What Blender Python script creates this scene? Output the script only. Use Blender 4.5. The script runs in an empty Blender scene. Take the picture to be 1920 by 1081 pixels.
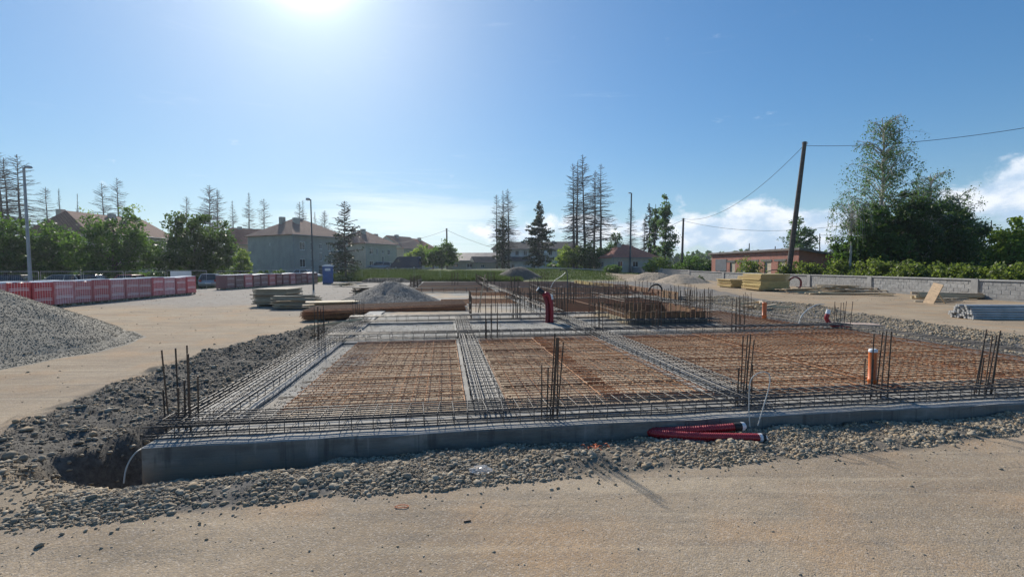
import bpy, bmesh, math, random
import numpy as np
from mathutils import Vector, Matrix, Euler

random.seed(7)
rng = np.random.default_rng(11)
scene = bpy.context.scene
COL = scene.collection

# ------------------------------------------------------------------ camera
F_PX, CX, CY, EYE = 870.0, 960.0, 540.5, 2.0          # focal length in pixels of a 1920 wide frame
PITCH = math.atan(40.5 / F_PX)
cam_d = bpy.data.cameras.new('camera'); cam = bpy.data.objects.new('camera', cam_d); COL.objects.link(cam)
cam.location = (0, 0, EYE); cam.rotation_euler = (math.pi / 2 - PITCH, 0, 0)
cam_d.sensor_width = 36.0; cam_d.lens = 36.0 * F_PX / 1920.0
cam_d.clip_start = 0.05; cam_d.clip_end = 9000
scene.camera = cam

# ------------------------------------------------------------------ world, sun, exposure
SUN_AZ, SUN_EL = math.radians(-23.5), math.radians(31.8)      # azimuth from +Y towards +X
SUN_DIR = Vector((math.sin(SUN_AZ) * math.cos(SUN_EL), math.cos(SUN_AZ) * math.cos(SUN_EL), math.sin(SUN_EL)))
world = bpy.data.worlds.new('World'); scene.world = world; world.use_nodes = True
def build_world():
    nt = world.node_tree; N, L = nt.nodes, nt.links
    N.clear()
    def nd(t, **k):
        n = N.new(t)
        for a, v in k.items(): setattr(n, a, v)
        return n
    def math_(op, a, b=None, c=None, clamp=False):
        n = nd('ShaderNodeMath', operation=op, use_clamp=clamp)
        for i, v in enumerate((a, b, c)):
            if v is None: continue
            if isinstance(v, (int, float)): n.inputs[i].default_value = v
            else: L.new(v, n.inputs[i])
        return n.outputs[0]
    def sstep(v, lo, hi):
        n = nd('ShaderNodeMapRange', interpolation_type='SMOOTHSTEP', clamp=True)
        L.new(v, n.inputs[0]); n.inputs[1].default_value = lo; n.inputs[2].default_value = hi
        return n.outputs[0]
    out = nd('ShaderNodeOutputWorld'); bg = nd('ShaderNodeBackground')
    sky = nd('ShaderNodeTexSky', sky_type='NISHITA')
    sky.sun_disc = False; sky.sun_elevation = SUN_EL; sky.sun_rotation = SUN_AZ
    sky.altitude = 150; sky.air_density = 1.0; sky.dust_density = 0.35; sky.ozone_density = 2.2
    tc = nd('ShaderNodeTexCoord'); sep = nd('ShaderNodeSeparateXYZ'); L.new(tc.outputs['Generated'], sep.inputs[0])
    x, y, z = sep.outputs
    az = math_('MULTIPLY', math_('ARCTAN2', x, y), 57.2958)
    el = math_('MULTIPLY', math_('ARCSINE', z), 57.2958)
    # aureole round the sun (thin high haze scattering forwards)
    dot = nd('ShaderNodeVectorMath', operation='DOT_PRODUCT'); L.new(tc.outputs['Generated'], dot.inputs[0]); dot.inputs[1].default_value = SUN_DIR
    ang = math_('MULTIPLY', math_('ARCCOSINE', math_('MINIMUM', dot.outputs['Value'], 0.999999)), 57.2958)
    def gauss(v, mu, s):
        d = math_('DIVIDE', math_('SUBTRACT', v, mu), s)
        return math_('EXPONENT', math_('MULTIPLY', math_('MULTIPLY', d, d), -1.0))
    glow = math_('ADD', math_('MULTIPLY', gauss(ang, 0, 3.3), GLOW[0]),
                 math_('ADD', math_('MULTIPLY', math_('EXPONENT', math_('DIVIDE', ang, -5.5)), GLOW[1]),
                       math_('MULTIPLY', math_('EXPONENT', math_('DIVIDE', ang, -19.0)), GLOW[2])))
    # clouds: coordinates on the dome in degrees
    comb = nd('ShaderNodeCombineXYZ'); L.new(az, comb.inputs[0]); L.new(el, comb.inputs[1])
    def noise(scale, detail, sx, sy, off=(0, 0), rough=0.55, dist=0.0):
        mp = nd('ShaderNodeMapping'); L.new(comb.outputs[0], mp.inputs[0])
        mp.inputs['Scale'].default_value = (sx, sy, 1); mp.inputs['Location'].default_value = (off[0], off[1], 0)
        n = nd('ShaderNodeTexNoise'); L.new(mp.outputs[0], n.inputs['Vector'])
        n.inputs['Scale'].default_value = scale; n.inputs['Detail'].default_value = detail
        n.inputs['Roughness'].default_value = rough; n.inputs['Distortion'].default_value = dist
        return n.outputs['Fac']
    def bump2(a0, e0, sa, se):
        return math_('MULTIPLY', gauss(az, a0, sa), gauss(el, e0, se))
    def sumv(*v):
        r = v[0]
        for q in v[1:]: r = math_('ADD', r, q)
        return r
    # heaps of cumulus low over the horizon all the way round
    band = math_('MULTIPLY', gauss(el, 3.5, 3.0), math_('MULTIPLY', sstep(noise(1.0, 2, 0.035, 0.05, (3.1, 0)), 0.5, 0.7), 0.42))
    field = sumv(bump2(25, 4.2, 8.0, 2.2), bump2(35, 3.2, 8, 2.6), bump2(49, 6.2, 5.5, 2.7), bump2(58, 5, 8, 4),
                 math_('MULTIPLY', bump2(-1.0, 4.2, 4.5, 1.4), 0.8), math_('MULTIPLY', bump2(9, 4.5, 6, 2.6), 0.62), band)
    cn = noise(1.0, 9, 0.20, 0.34, (1.7, 4.2), 0.6, 0.3)
    dens = math_('ADD', math_('MULTIPLY', field, 0.55), math_('SUBTRACT', cn, 0.5))
    cum = sstep(dens, 0.15, 0.37)
    # light and shade inside the heaps: more density towards the sun side and below is greyer
    cn2 = noise(1.0, 6, 0.20, 0.34, (2.2, 3.75), 0.6, 0.3)
    shade = sstep(math_('ADD', math_('SUBTRACT', cn, cn2), math_('MULTIPLY', math_('SUBTRACT', el, 5.0), 0.035)), -0.20, 0.16)
    cmix = nd('ShaderNodeMix', data_type='RGBA')
    L.new(shade, cmix.inputs['Factor']); cmix.inputs['A'].default_value = (0.42, 0.55, 0.71, 1); cmix.inputs['B'].default_value = (0.80, 0.83, 0.88, 1)
    # thin streaks of high cloud
    s1 = noise(1.0, 8, 0.05, 0.55, (0.4, 0.9), 0.66, 0.9)
    cfield = sumv(bump2(-10, 6.8, 11, 3.0), math_('MULTIPLY', bump2(-16, 5.0, 11, 3.2), 0.55), math_('MULTIPLY', bump2(14, 3.5, 26, 3.0), 0.35),
                  math_('MULTIPLY', sstep(noise(1.0, 2, 0.02, 0.06, (9.4, 2)), 0.52, 0.75), math_('MULTIPLY', gauss(el, 6, 6), 0.5)))
    cir = math_('MULTIPLY', sstep(math_('ADD', math_('MULTIPLY', s1, 1.5), math_('MULTIPLY', cfield, 0.62)), 0.88, 1.65), 0.58)
    up = sstep(el, -0.5, 1.2)
    # mixing (sky strength is applied first so that all colours are in picture units)
    k = nd('ShaderNodeVectorMath', operation='SCALE'); L.new(sky.outputs[0], k.inputs[0]); k.inputs['Scale'].default_value = SKY_K
    lum = nd('ShaderNodeVectorMath', operation='DOT_PRODUCT'); L.new(k.outputs[0], lum.inputs[0]); lum.inputs[1].default_value = (.25, .65, .10)
    k2 = nd('ShaderNodeVectorMath', operation='SCALE'); L.new(k.outputs[0], k2.inputs[0]); L.new(math_('DIVIDE', 1.0, math_('ADD', 1.0, math_('MULTIPLY', lum.outputs['Value'], SKY_KNEE))), k2.inputs['Scale'])
    hs = nd('ShaderNodeHueSaturation'); hs.inputs['Saturation'].default_value = SKY_SAT; tint = nd('ShaderNodeVectorMath', operation='MULTIPLY'); L.new(k2.outputs[0], tint.inputs[0]); tint.inputs[1].default_value = (0.84, 0.99, 1.07)
    L.new(tint.outputs[0], hs.inputs['Color'])
    hz = nd('ShaderNodeMix', data_type='RGBA'); L.new(math_('MULTIPLY', math_('EXPONENT', math_('DIVIDE', math_('MAXIMUM', el, 0.0), -4.0)), 0.75), hz.inputs['Factor'])
    L.new(hs.outputs[0], hz.inputs['A']); hz.inputs['B'].default_value = (0.52, 0.66, 0.80, 1)
    gl = nd('ShaderNodeVectorMath', operation='SCALE'); gl.inputs[0].default_value = (0.92, 0.97, 1.0); L.new(glow, gl.inputs['Scale'])
    s0 = nd('ShaderNodeVectorMath', operation='ADD'); L.new(hz.outputs['Result'], s0.inputs[0]); L.new(gl.outputs[0], s0.inputs[1])
    m1 = nd('ShaderNodeMix', data_type='RGBA'); L.new(math_('MULTIPLY', cir, up), m1.inputs['Factor'])
    L.new(s0.outputs[0], m1.inputs['A']); m1.inputs['B'].default_value = (0.78, 0.83, 0.88, 1)
    m2 = nd('ShaderNodeMix', data_type='RGBA'); L.new(math_('MULTIPLY', math_('MULTIPLY', cum, up), 0.92), m2.inputs['Factor'])
    L.new(m1.outputs['Result'], m2.inputs['A']); L.new(cmix.outputs['Result'], m2.inputs['B'])
    L.new(m2.outputs['Result'], bg.inputs['Color']); bg.inputs['Strength'].default_value = 1.0
    L.new(bg.outputs[0], out.inputs[0])
SKY_K, SKY_SAT, SKY_KNEE = 0.108, 1.16, 0.95
GLOW = (2.4, 0.55, 0.12)
build_world()
sun_d = bpy.data.lights.new('sun', 'SUN'); sun = bpy.data.objects.new('sun', sun_d); COL.objects.link(sun)
sun_d.energy = 4.2; sun_d.angle = math.radians(1.7); sun_d.color = (1.0, 0.93, 0.82)
sun.rotation_euler = SUN_DIR.to_track_quat('Z', 'Y').to_euler()
vs = scene.view_settings
vs.view_transform = 'Standard'; vs.look = 'None'; vs.gamma = 1.0; vs.exposure = 0.38; vs.use_curve_mapping = False
scene.cycles.max_bounces = 6; scene.cycles.transparent_max_bounces = 12

# ------------------------------------------------------------------ geometry of the view: pixel of the 1920 frame -> point
_cp, _sp = math.cos(PITCH), math.sin(PITCH)
def ray(px, py):
    x = (px - CX) / F_PX; z = -(py - CY) / F_PX
    return (x, _cp + z * _sp, -_sp + z * _cp)
def G(px, py, z=0.0):
    d = ray(px, py); t = (z - EYE) / d[2]
    return Vector((d[0] * t, d[1] * t, z))
def at(px, py, Y):
    d = ray(px, py); t = Y / d[1]
    return Vector((d[0] * t, Y, EYE + d[2] * t))
# axes of the foundation: a runs right along its front face, b runs away from the camera
ZTOP = 0.35
O = G(263, 838, ZTOP)
_d = ray(833, 500); _h = math.hypot(_d[0], _d[1])
U = (_d[0] / _h, _d[1] / _h); V = (U[1], -U[0])
ROT = math.atan2(V[1], V[0])
def Wp(a, b, z=0.0): return Vector((O.x + a * V[0] + b * U[0], O.y + a * V[1] + b * U[1], z))
def ab(x, y):
    dx, dy = x - O.x, y - O.y
    return dx * V[0] + dy * V[1], dx * U[0] + dy * U[1]

# ------------------------------------------------------------------ numpy noise
def _hash(ix, iy, seed):
    n = (ix.astype(np.int64) * 374761393 + iy.astype(np.int64) * 668265263 + seed * 982451653) & 0x7fffffff
    n = ((n ^ (n >> 13)) * 1274126177) & 0x7fffffff
    return ((n ^ (n >> 16)) & 0xffff) / 65535.0
def vnoise(x, y, s=1.0, seed=0):
    x = np.asarray(x, float) * s; y = np.asarray(y, float) * s
    ix, iy = np.floor(x), np.floor(y); fx, fy = x - ix, y - iy
    fx = fx * fx * (3 - 2 * fx); fy = fy * fy * (3 - 2 * fy)
    h = lambda dx, dy: _hash(ix + dx, iy + dy, seed)
    return (h(0, 0) * (1 - fx) + h(1, 0) * fx) * (1 - fy) + (h(0, 1) * (1 - fx) + h(1, 1) * fx) * fy
def fbm(x, y, s=1.0, seed=0, o=3):
    r = 0; a = 1; t = 0
    for i in range(o):
        r = r + a * vnoise(x, y, s * 2 ** i, seed + i * 17); t += a; a *= .5
    return r / t - 0.5
def sst(v, lo, hi):
    t = np.clip((np.asarray(v, float) - lo) / (hi - lo), 0, 1); return t * t * (3 - 2 * t)

# ------------------------------------------------------------------ object helpers
def tag(o, label=None, cat=None, group=None, kind=None):
    if label: o['label'] = label
    if cat: o['category'] = cat
    if group: o['group'] = group
    if kind: o['kind'] = kind
    return o
def thing(name, label, cat, loc=(0, 0, 0), rz=0.0, group=None):
    o = bpy.data.objects.new(name, None); COL.objects.link(o)
    o.location = loc; o.rotation_euler = (0, 0, rz); o.empty_display_size = 0.1
    return tag(o, label, cat, group)
def link(name, me, parent=None, loc=None, rot=None, scale=None):
    o = bpy.data.objects.new(name, me); COL.objects.link(o)
    if parent: o.parent = parent
    if loc is not None: o.location = loc
    if rot is not None: o.rotation_euler = rot
    if scale is not None: o.scale = scale
    return o
def np_mesh(name, V_, F_, mat, smooth=False):
    V_ = np.ascontiguousarray(V_, dtype=np.float32).reshape(-1, 3); F_ = np.ascontiguousarray(F_, dtype=np.int32)
    me = bpy.data.meshes.new(name); k = F_.shape[1]
    me.vertices.add(len(V_)); me.vertices.foreach_set('co', V_.ravel())
    me.loops.add(F_.size); me.loops.foreach_set('vertex_index', F_.ravel())
    me.polygons.add(len(F_)); me.polygons.foreach_set('loop_start', np.arange(0, F_.size, k, dtype=np.int32))
    me.polygons.foreach_set('loop_total', np.full(len(F_), k, dtype=np.int32))
    if smooth: me.polygons.foreach_set('use_smooth', np.ones(len(F_), dtype=bool))
    me.materials.append(mat); me.update(calc_edges=True); me.validate()
    return me

class MB:
    """collects boxes, tubes and faces; build() links them as one mesh object"""
    def __init__(s): s.v = []; s.f = []; s.sm = []
    def add(s, vs_, fs, smooth=False):
        k = len(s.v); s.v += [tuple(p) for p in vs_]; s.f += [tuple(i + k for i in q) for q in fs]; s.sm += [smooth] * len(fs)
        return s
    def box(s, c, size, rz=0.0, rx=0.0, ry=0.0, taper=1.0):
        hx, hy, hz = size[0] / 2, size[1] / 2, size[2] / 2
        R = Euler((rx, ry, rz)).to_matrix(); c = Vector(c); p = []
        for dz in (-1, 1):
            t = taper if dz > 0 else 1.0
            for dx, dy in ((-1, -1), (1, -1), (1, 1), (-1, 1)):
                p.append(c + R @ Vector((dx * hx * t, dy * hy * t, dz * hz)))
        return s.add(p, [(3, 2, 1, 0), (4, 5, 6, 7), (0, 1, 5, 4), (1, 2, 6, 5), (2, 3, 7, 6), (3, 0, 4, 7)])
    def span(s, lo, hi):
        return s.box([(a + b) / 2 for a, b in zip(lo, hi)], [abs(b - a) for a, b in zip(lo, hi)])
    def tube(s, pts, r, n=6, cap=True, smooth=True):
        pts = [Vector(p) for p in pts]; m = len(pts)
        rs = r if isinstance(r, (list, tuple)) else [r] * m
        vs_, fs = [], []
        t0 = (pts[1] - pts[0]).normalized()
        ref = Vector((0, 0, 1)) if abs(t0.z) < .9 else Vector((1, 0, 0))
        nrm = t0.cross(ref).normalized()
        for i, p in enumerate(pts):
            t = (pts[min(i + 1, m - 1)] - pts[max(i - 1, 0)])
            t = t.normalized() if t.length > 1e-9 else t0
            nrm = nrm - t * nrm.dot(t)
            nrm = nrm.normalized() if nrm.length > 1e-6 else t.orthogonal().normalized()
            bi = t.cross(nrm)
            for k in range(n):
                q = 2 * math.pi * k / n
                vs_.append(p + (nrm * math.cos(q) + bi * math.sin(q)) * rs[i])
        for i in range(m - 1):
            for k in range(n):
                a, b = i * n + k, i * n + (k + 1) % n
                fs.append((a, b, b + n, a + n))
        s.add(vs_, fs, smooth)
        if cap:
            s.add(vs_[:n], [tuple(range(n - 1, -1, -1))]); s.add(vs_[-n:], [tuple(range(n))])
        return s
    def lathe(s, prof, n=12, c=(0, 0, 0), smooth=True):
        m = len(prof); vs_ = []; fs = []
        for r, z in prof:
            for k in range(n):
                q = 2 * math.pi * k / n; vs_.append((c[0] + r * math.cos(q), c[1] + r * math.sin(q), c[2] + z))
        for i in range(m - 1):
            for k in range(n):
                a, b = i * n + k, i * n + (k + 1) % n; fs.append((a, b, b + n, a + n))
        fs.append(tuple(range(n - 1, -1, -1))); fs.append(tuple((m - 1) * n + k for k in range(n)))
        return s.add(vs_, fs, smooth)
    def prism(s, poly, axis, lo, hi):
        """poly in the two other axes, pushed along axis ('x','y','z')"""
        n = len(poly); ix = 'xyz'.index(axis); p = []
        for h in (lo, hi):
            for u, w in poly:
                q = [u, w]; q.insert(ix, h); p.append(q)
        fs = [tuple(range(n - 1, -1, -1)), tuple(range(n, 2 * n))] + [(i, (i + 1) % n, (i + 1) % n + n, i + n) for i in range(n)]
        return s.add(p, fs)
    def mesh(s, name, mat):
        me = bpy.data.meshes.new(name); me.from_pydata(s.v, [], s.f)
        me.polygons.foreach_set('use_smooth', s.sm); me.materials.append(mat)
        bm = bmesh.new(); bm.from_mesh(me); bmesh.ops.recalc_face_normals(bm, faces=bm.faces); bm.to_mesh(me); bm.free()
        return me
    def build(s, name, mat, parent=None, loc=None, rot=None):
        return link(name, s.mesh(name, mat), parent, loc, rot)

# ------------------------------------------------------------------ materials
M = {}
def new_mat(name):
    m = bpy.data.materials.new(name); m.use_nodes = True; M[name] = m
    nt = m.node_tree; b = nt.nodes['Principled BSDF']
    return m, nt, b
class NT:
    def __init__(s, nt): s.nt = nt; s.N = nt.nodes; s.L = nt.links
    def nd(s, t, ins=None, **k):
        n = s.N.new(t)
        for a, v in k.items(): setattr(n, a, v)
        for a, v in (ins or {}).items(): s.put(v, n.inputs[a])
        return n
    def put(s, v, sock):
        if hasattr(v, 'is_output'): s.L.new(v, sock)
        else: sock.default_value = v
    def noise(s, scale, detail=4, rough=.55, vec=None, dist=0.0):
        n = s.nd('ShaderNodeTexNoise', {'Scale': scale, 'Detail': detail, 'Roughness': rough, 'Distortion': dist})
        if vec is not None: s.L.new(vec, n.inputs['Vector'])
        return n.outputs['Fac']
    def ramp(s, f, lo, hi, smooth=True):
        n = s.nd('ShaderNodeMapRange', {0: f, 1: lo, 2: hi}, interpolation_type='SMOOTHSTEP' if smooth else 'LINEAR', clamp=True)
        return n.outputs[0]
    def mix(s, f, a, b, blend='MIX'):
        n = s.nd('ShaderNodeMix', data_type='RGBA', blend_type=blend)
        s.put(f, n.inputs['Factor']); s.put(a if not isinstance(a, tuple) else (*a, 1), n.inputs['A']); s.put(b if not isinstance(b, tuple) else (*b, 1), n.inputs['B'])
        return n.outputs['Result']
    def m(s, op, a, b=0.0, clamp=False):
        n = s.nd('ShaderNodeMath', {0: a, 1: b}, operation=op, use_clamp=clamp); return n.outputs[0]
    def bump(s, h, strength=.5, dist=.02, nrm=None):
        n = s.nd('ShaderNodeBump', {'Height': h, 'Strength': strength, 'Distance': dist})
        if nrm is not None: s.L.new(nrm, n.inputs['Normal'])
        return n.outputs['Normal']
    def coord(s, which='Object'): return s.nd('ShaderNodeTexCoord').outputs[which]
    def mapping(s, vec, scale=(1, 1, 1), loc=(0, 0, 0), rot=(0, 0, 0)):
        n = s.nd('ShaderNodeMapping', {'Scale': scale, 'Location': loc, 'Rotation': rot}); s.L.new(vec, n.inputs['Vector']); return n.outputs[0]
    def attr(s, name): return s.nd('ShaderNodeAttribute', attribute_name=name).outputs['Fac']

def simple(name, c, rough=.7, metal=0.0, var=.18, scale=4.0, c2=None, bump=0.0, bscale=40, spec=None, island=0.0):
    """colour that wanders between darker and lighter, with fine relief"""
    m, nt, b = new_mat(name); t = NT(nt)
    co = t.coord()
    n = t.noise(scale, 5, .6, co)
    dark = tuple(x * (1 - var) for x in c); lite = tuple(min(1, x * (1 + var)) for x in (c2 or c))
    col = t.mix(t.ramp(n, .3, .7), dark, lite)
    if island:
        g = t.nd('ShaderNodeNewGeometry').outputs['Random Per Island']
        v = t.nd('ShaderNodeMapRange', {0: g, 3: 1 - island, 4: 1 + island}).outputs[0]
        hs = t.nd('ShaderNodeHueSaturation', {'Value': v, 'Color': col}); col = hs.outputs[0]
    t.put(col, b.inputs['Base Color']); b.inputs['Roughness'].default_value = rough; b.inputs['Metallic'].default_value = metal
    if spec is not None: b.inputs['Specular IOR Level'].default_value = spec
    if bump: t.put(t.bump(t.noise(bscale, 4, .6, co), bump, .005), b.inputs['Normal'])
    return m
def objrand(name, c, rough=.8, amount=.25, hue=.0, grain=None, bump=.3):
    """like simple but each object of the material takes its own shade (planks, blocks)"""
    m, nt, b = new_mat(name); t = NT(nt); co = t.coord()
    r = t.nd('ShaderNodeObjectInfo').outputs['Random']
    vec = t.mapping(co, grain or (1, 1, 1))
    add = t.nd('ShaderNodeVectorMath', operation='ADD'); t.L.new(vec, add.inputs[0])
    sc = t.nd('ShaderNodeVectorMath', {0: (17, 31, 53)}, operation='SCALE'); t.L.new(r, sc.inputs['Scale']); t.L.new(sc.outputs[0], add.inputs[1])
    n = t.noise(3.0, 6, .65, add.outputs[0])
    base = t.mix(t.ramp(n, .3, .72), tuple(x * .72 for x in c), tuple(min(1, x * 1.18) for x in c))
    v = t.nd('ShaderNodeMapRange', {0: r, 3: 1 - amount, 4: 1 + amount}).outputs[0]
    h = t.nd('ShaderNodeMapRange', {0: r, 3: .5 - hue, 4: .5 + hue}).outputs[0]
    hs = t.nd('ShaderNodeHueSaturation', {'Value': v, 'Hue': h, 'Color': base})
    t.put(hs.outputs[0], b.inputs['Base Color']); b.inputs['Roughness'].default_value = rough
    t.put(t.bump(n, bump, .0025), b.inputs['Normal'])
    return m

def ground_material():
    m, nt, b = new_mat('ground'); t = NT(nt); co = t.coord()
    gravel, grass, fine, orange = t.attr('gravel'), t.attr('grass'), t.attr('fine'), t.attr('sandy')
    n1 = t.noise(.35, 5, .6, co); n2 = t.noise(2.3, 6, .62, co); n3 = t.noise(55, 3, .7, co); n4 = t.noise(170, 2, .6, co)
    track = t.noise(1.0, 6, .62, t.mapping(co, (.16, 2.6, 1), rot=(0, 0, .14)), 1.4)
    track2 = t.noise(1.0, 5, .6, t.mapping(co, (.22, 3.6, 1), (5, 2, 0), rot=(0, 0, .5)), 1.8)
    col = t.mix(t.ramp(n1, .35, .65), (.295, .224, .150), (.380, .298, .205))
    col = t.mix(t.m('MULTIPLY', t.ramp(n2, .45, .75), .55), col, (.235, .192, .140))
    col = t.mix(t.m('MULTIPLY', t.ramp(track2, .52, .66), .5), col, (.215, .18, .14))
    col = t.mix(t.m('MULTIPLY', t.ramp(track, .5, .66), .6), col, (.45, .365, .255))
    col = t.mix(t.m('MULTIPLY', t.ramp(t.noise(.9, 3, .5, t.mapping(co, (1, 1, 1), (4, 9, 0))), .48, .68), .6), col, (.40, .262, .148))
    col = t.mix(t.m('MULTIPLY', t.attr('grey'), .9), col, t.mix(t.ramp(n2, .35, .7), (.225, .215, .20), (.335, .32, .295)))
    spk = t.nd('ShaderNodeTexVoronoi', {'Scale': 95.0, 'Vector': co})
    sv = t.nd('ShaderNodeSeparateColor', {0: spk.outputs['Color']}).outputs[0]
    col = t.mix(t.m('MULTIPLY', t.ramp(sv, .55, 1.0), t.m('MULTIPLY', fine, .5)), col, (.20, .18, .165))
    col = t.mix(t.m('MULTIPLY', t.ramp(sv, .30, .0), t.m('MULTIPLY', fine, .45)), col, (.52, .46, .39))
    gcol = t.mix(t.ramp(t.noise(9, 5, .7, co), .3, .7), (.12, .113, .105), (.24, .222, .20))
    gcol = t.mix(t.m('MULTIPLY', orange, .8), gcol, t.mix(n2, (.27, .205, .14), (.36, .29, .20)))
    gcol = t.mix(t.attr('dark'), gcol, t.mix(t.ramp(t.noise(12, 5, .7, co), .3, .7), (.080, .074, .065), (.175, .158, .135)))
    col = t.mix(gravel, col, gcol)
    gr = t.mix(t.ramp(t.noise(.6, 6, .7, co), .3, .7), (.055, .085, .022), (.125, .15, .045))
    gr = t.mix(t.ramp(t.noise(.05, 4, .6, co), .5, .7), gr, (.17, .17, .07))
    col = t.mix(grass, col, gr)
    t.put(col, b.inputs['Base Color']); b.inputs['Roughness'].default_value = .95; b.inputs['Specular IOR Level'].default_value = .15
    rel = t.m('ADD', t.m('MULTIPLY', n3, .9), t.m('MULTIPLY', n4, .35))
    rel = t.m('ADD', rel, t.m('MULTIPLY', spk.outputs['Distance'], -.7))
    nb = t.bump(t.noise(5.5, 5, .6, co), .3, .04)
    nb = t.bump(rel, .6, .0065, nb)
    # prints of tyre treads along the road
    dv = lambda ax, off: t.m('SUBTRACT', t.nd('ShaderNodeVectorMath', {0: co, 1: (ax[0], ax[1], 0)}, operation='DOT_PRODUCT').outputs['Value'], off)
    ta, tb = dv(V, O.x * V[0] + O.y * V[1]), dv(U, O.x * U[0] + O.y * U[1])
    sway = t.m('MULTIPLY', t.m('SINE', t.m('MULTIPLY', ta, .55)), .10)
    pr = None
    for b0, w in ((-1.22, .11), (-1.55, .10)):
        d = t.m('ABSOLUTE', t.m('SUBTRACT', t.m('ADD', tb, sway), b0)); lug = t.m('FRACT', t.m('ADD', t.m('MULTIPLY', ta, 13.0), t.m('MULTIPLY', d, 9.0)))
        q = t.m('MULTIPLY', t.ramp(d, w, w * .8), t.m('MULTIPLY', t.ramp(lug, .30, .42), t.ramp(lug, .98, .88))); pr = q if pr is None else t.m('MAXIMUM', pr, q)
    pr = t.m('MULTIPLY', pr, t.ramp(t.noise(.8, 4, .65, t.mapping(co, (1, 1, 1), (7, 3, 0))), .50, .64))
    nb = t.bump(pr, .4, .006, nb)
    nb = t.bump(t.m('MULTIPLY', t.noise(26, 4, .7, co), gravel), .6, .013, nb)
    t.put(nb, b.inputs['Normal'])
def stone_material(name, lo, hi, warm):
    m, nt, b = new_mat(name); t = NT(nt); co = t.coord()
    r = t.nd('ShaderNodeNewGeometry').outputs['Random Per Island']
    col = t.mix(r, lo, hi)
    col = t.mix(t.ramp(t.m('FRACT', t.m('MULTIPLY', r, 13.7)), .72, .86), col, warm)
    col = t.mix(t.m('MULTIPLY', t.noise(38, 4, .7, co), .5), col, tuple(x * .6 for x in lo))
    t.put(col, b.inputs['Base Color']); b.inputs['Roughness'].default_value = .9; b.inputs['Specular IOR Level'].default_value = .25
    t.put(t.bump(t.noise(90, 3, .6, co), .3, .003), b.inputs['Normal'])
def concrete_material(name, c):
    m, nt, b = new_mat(name); t = NT(nt); co = t.coord()
    n = t.noise(1.4, 7, .65, co); s = t.noise(1.0, 5, .6, t.mapping(co, (1.2, 1.2, 9))); drip = t.noise(1.0, 5, .65, t.mapping(co, (7, 7, .7)))
    col = t.mix(t.ramp(n, .3, .7), tuple(x * .8 for x in c), tuple(x * 1.15 for x in c))
    col = t.mix(t.m('MULTIPLY', t.ramp(s, .50, .66), .6), col, tuple(x * .6 for x in c))
    col = t.mix(t.m('MULTIPLY', t.ramp(t.noise(.8, 5, .7, t.mapping(co, (1, 1, 2.5), (3, 1, 7))), .48, .66), .8), col, tuple(x * 1.75 for x in c))
    col = t.mix(t.m('MULTIPLY', t.ramp(drip, .52, .66), .75), col, tuple(x * .45 for x in c)); col = t.mix(t.m('MULTIPLY', t.ramp(drip, .42, .30), .6), col, tuple(min(1, x * 2.0) for x in c))
    zc = t.nd('ShaderNodeSeparateXYZ', {0: co}).outputs[2]; col = t.mix(t.m('MULTIPLY', t.ramp(t.m('ADD', zc, t.m('MULTIPLY', t.noise(3.5, 5, .7, co), -.28)), .10, -.06), .8), col, (.27, .22, .16))   # mud splashed on the foot of the face
    joint = t.m('FRACT', t.m('MULTIPLY', t.nd('ShaderNodeSeparateXYZ', {0: co}).outputs[0], .8)); col = t.mix(t.m('MULTIPLY', t.ramp(joint, .012, .004), .5), col, tuple(x * .5 for x in c))
    pores = t.nd('ShaderNodeTexVoronoi', {'Scale': 42.0, 'Vector': co}).outputs['Distance']
    col = t.mix(t.ramp(pores, .10, .03), col, tuple(x * .45 for x in c))
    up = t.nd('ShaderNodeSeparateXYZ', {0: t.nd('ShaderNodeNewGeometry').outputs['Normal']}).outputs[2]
    col = t.mix(t.ramp(up, .6, .9), col, t.mix(t.ramp(n, .3, .7), (.27, .262, .24), (.39, .375, .345)))   # sunlit paleness painted on upward faces, sides left in the darker shade tone
    t.put(col, b.inputs['Base Color']); b.inputs['Roughness'].default_value = .9
    bd = t.nd('ShaderNodeTexWave', {'Scale': 1.0, 'Distortion': .4, 'Vector': t.mapping(co, (0, 0, 4.2))}, bands_direction='Z').outputs['Fac']
    nb = t.bump(t.m('ADD', t.noise(60, 4, .6, co), t.m('MULTIPLY', t.ramp(bd, .0, .06), .8)), .3, .005)
    t.put(nb, b.inputs['Normal'])
def steel_material(name, dark, lite, metal, rough, rib=True):
    m, nt, b = new_mat(name); t = NT(nt); co = t.coord()
    r = t.nd('ShaderNodeObjectInfo').outputs['Random']
    n = t.noise(14, 5, .7, co)
    col = t.mix(t.ramp(t.m('ADD', n, t.m('MULTIPLY', t.m('SUBTRACT', r, .5), .35)), .35, .65), dark, lite)
    t.put(col, b.inputs['Base Color']); b.inputs['Roughness'].default_value = rough; b.inputs['Metallic'].default_value = metal
    if rib: t.put(t.bump(t.noise(160, 2, .5, co), .5, .004), b.inputs['Normal'])
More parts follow.
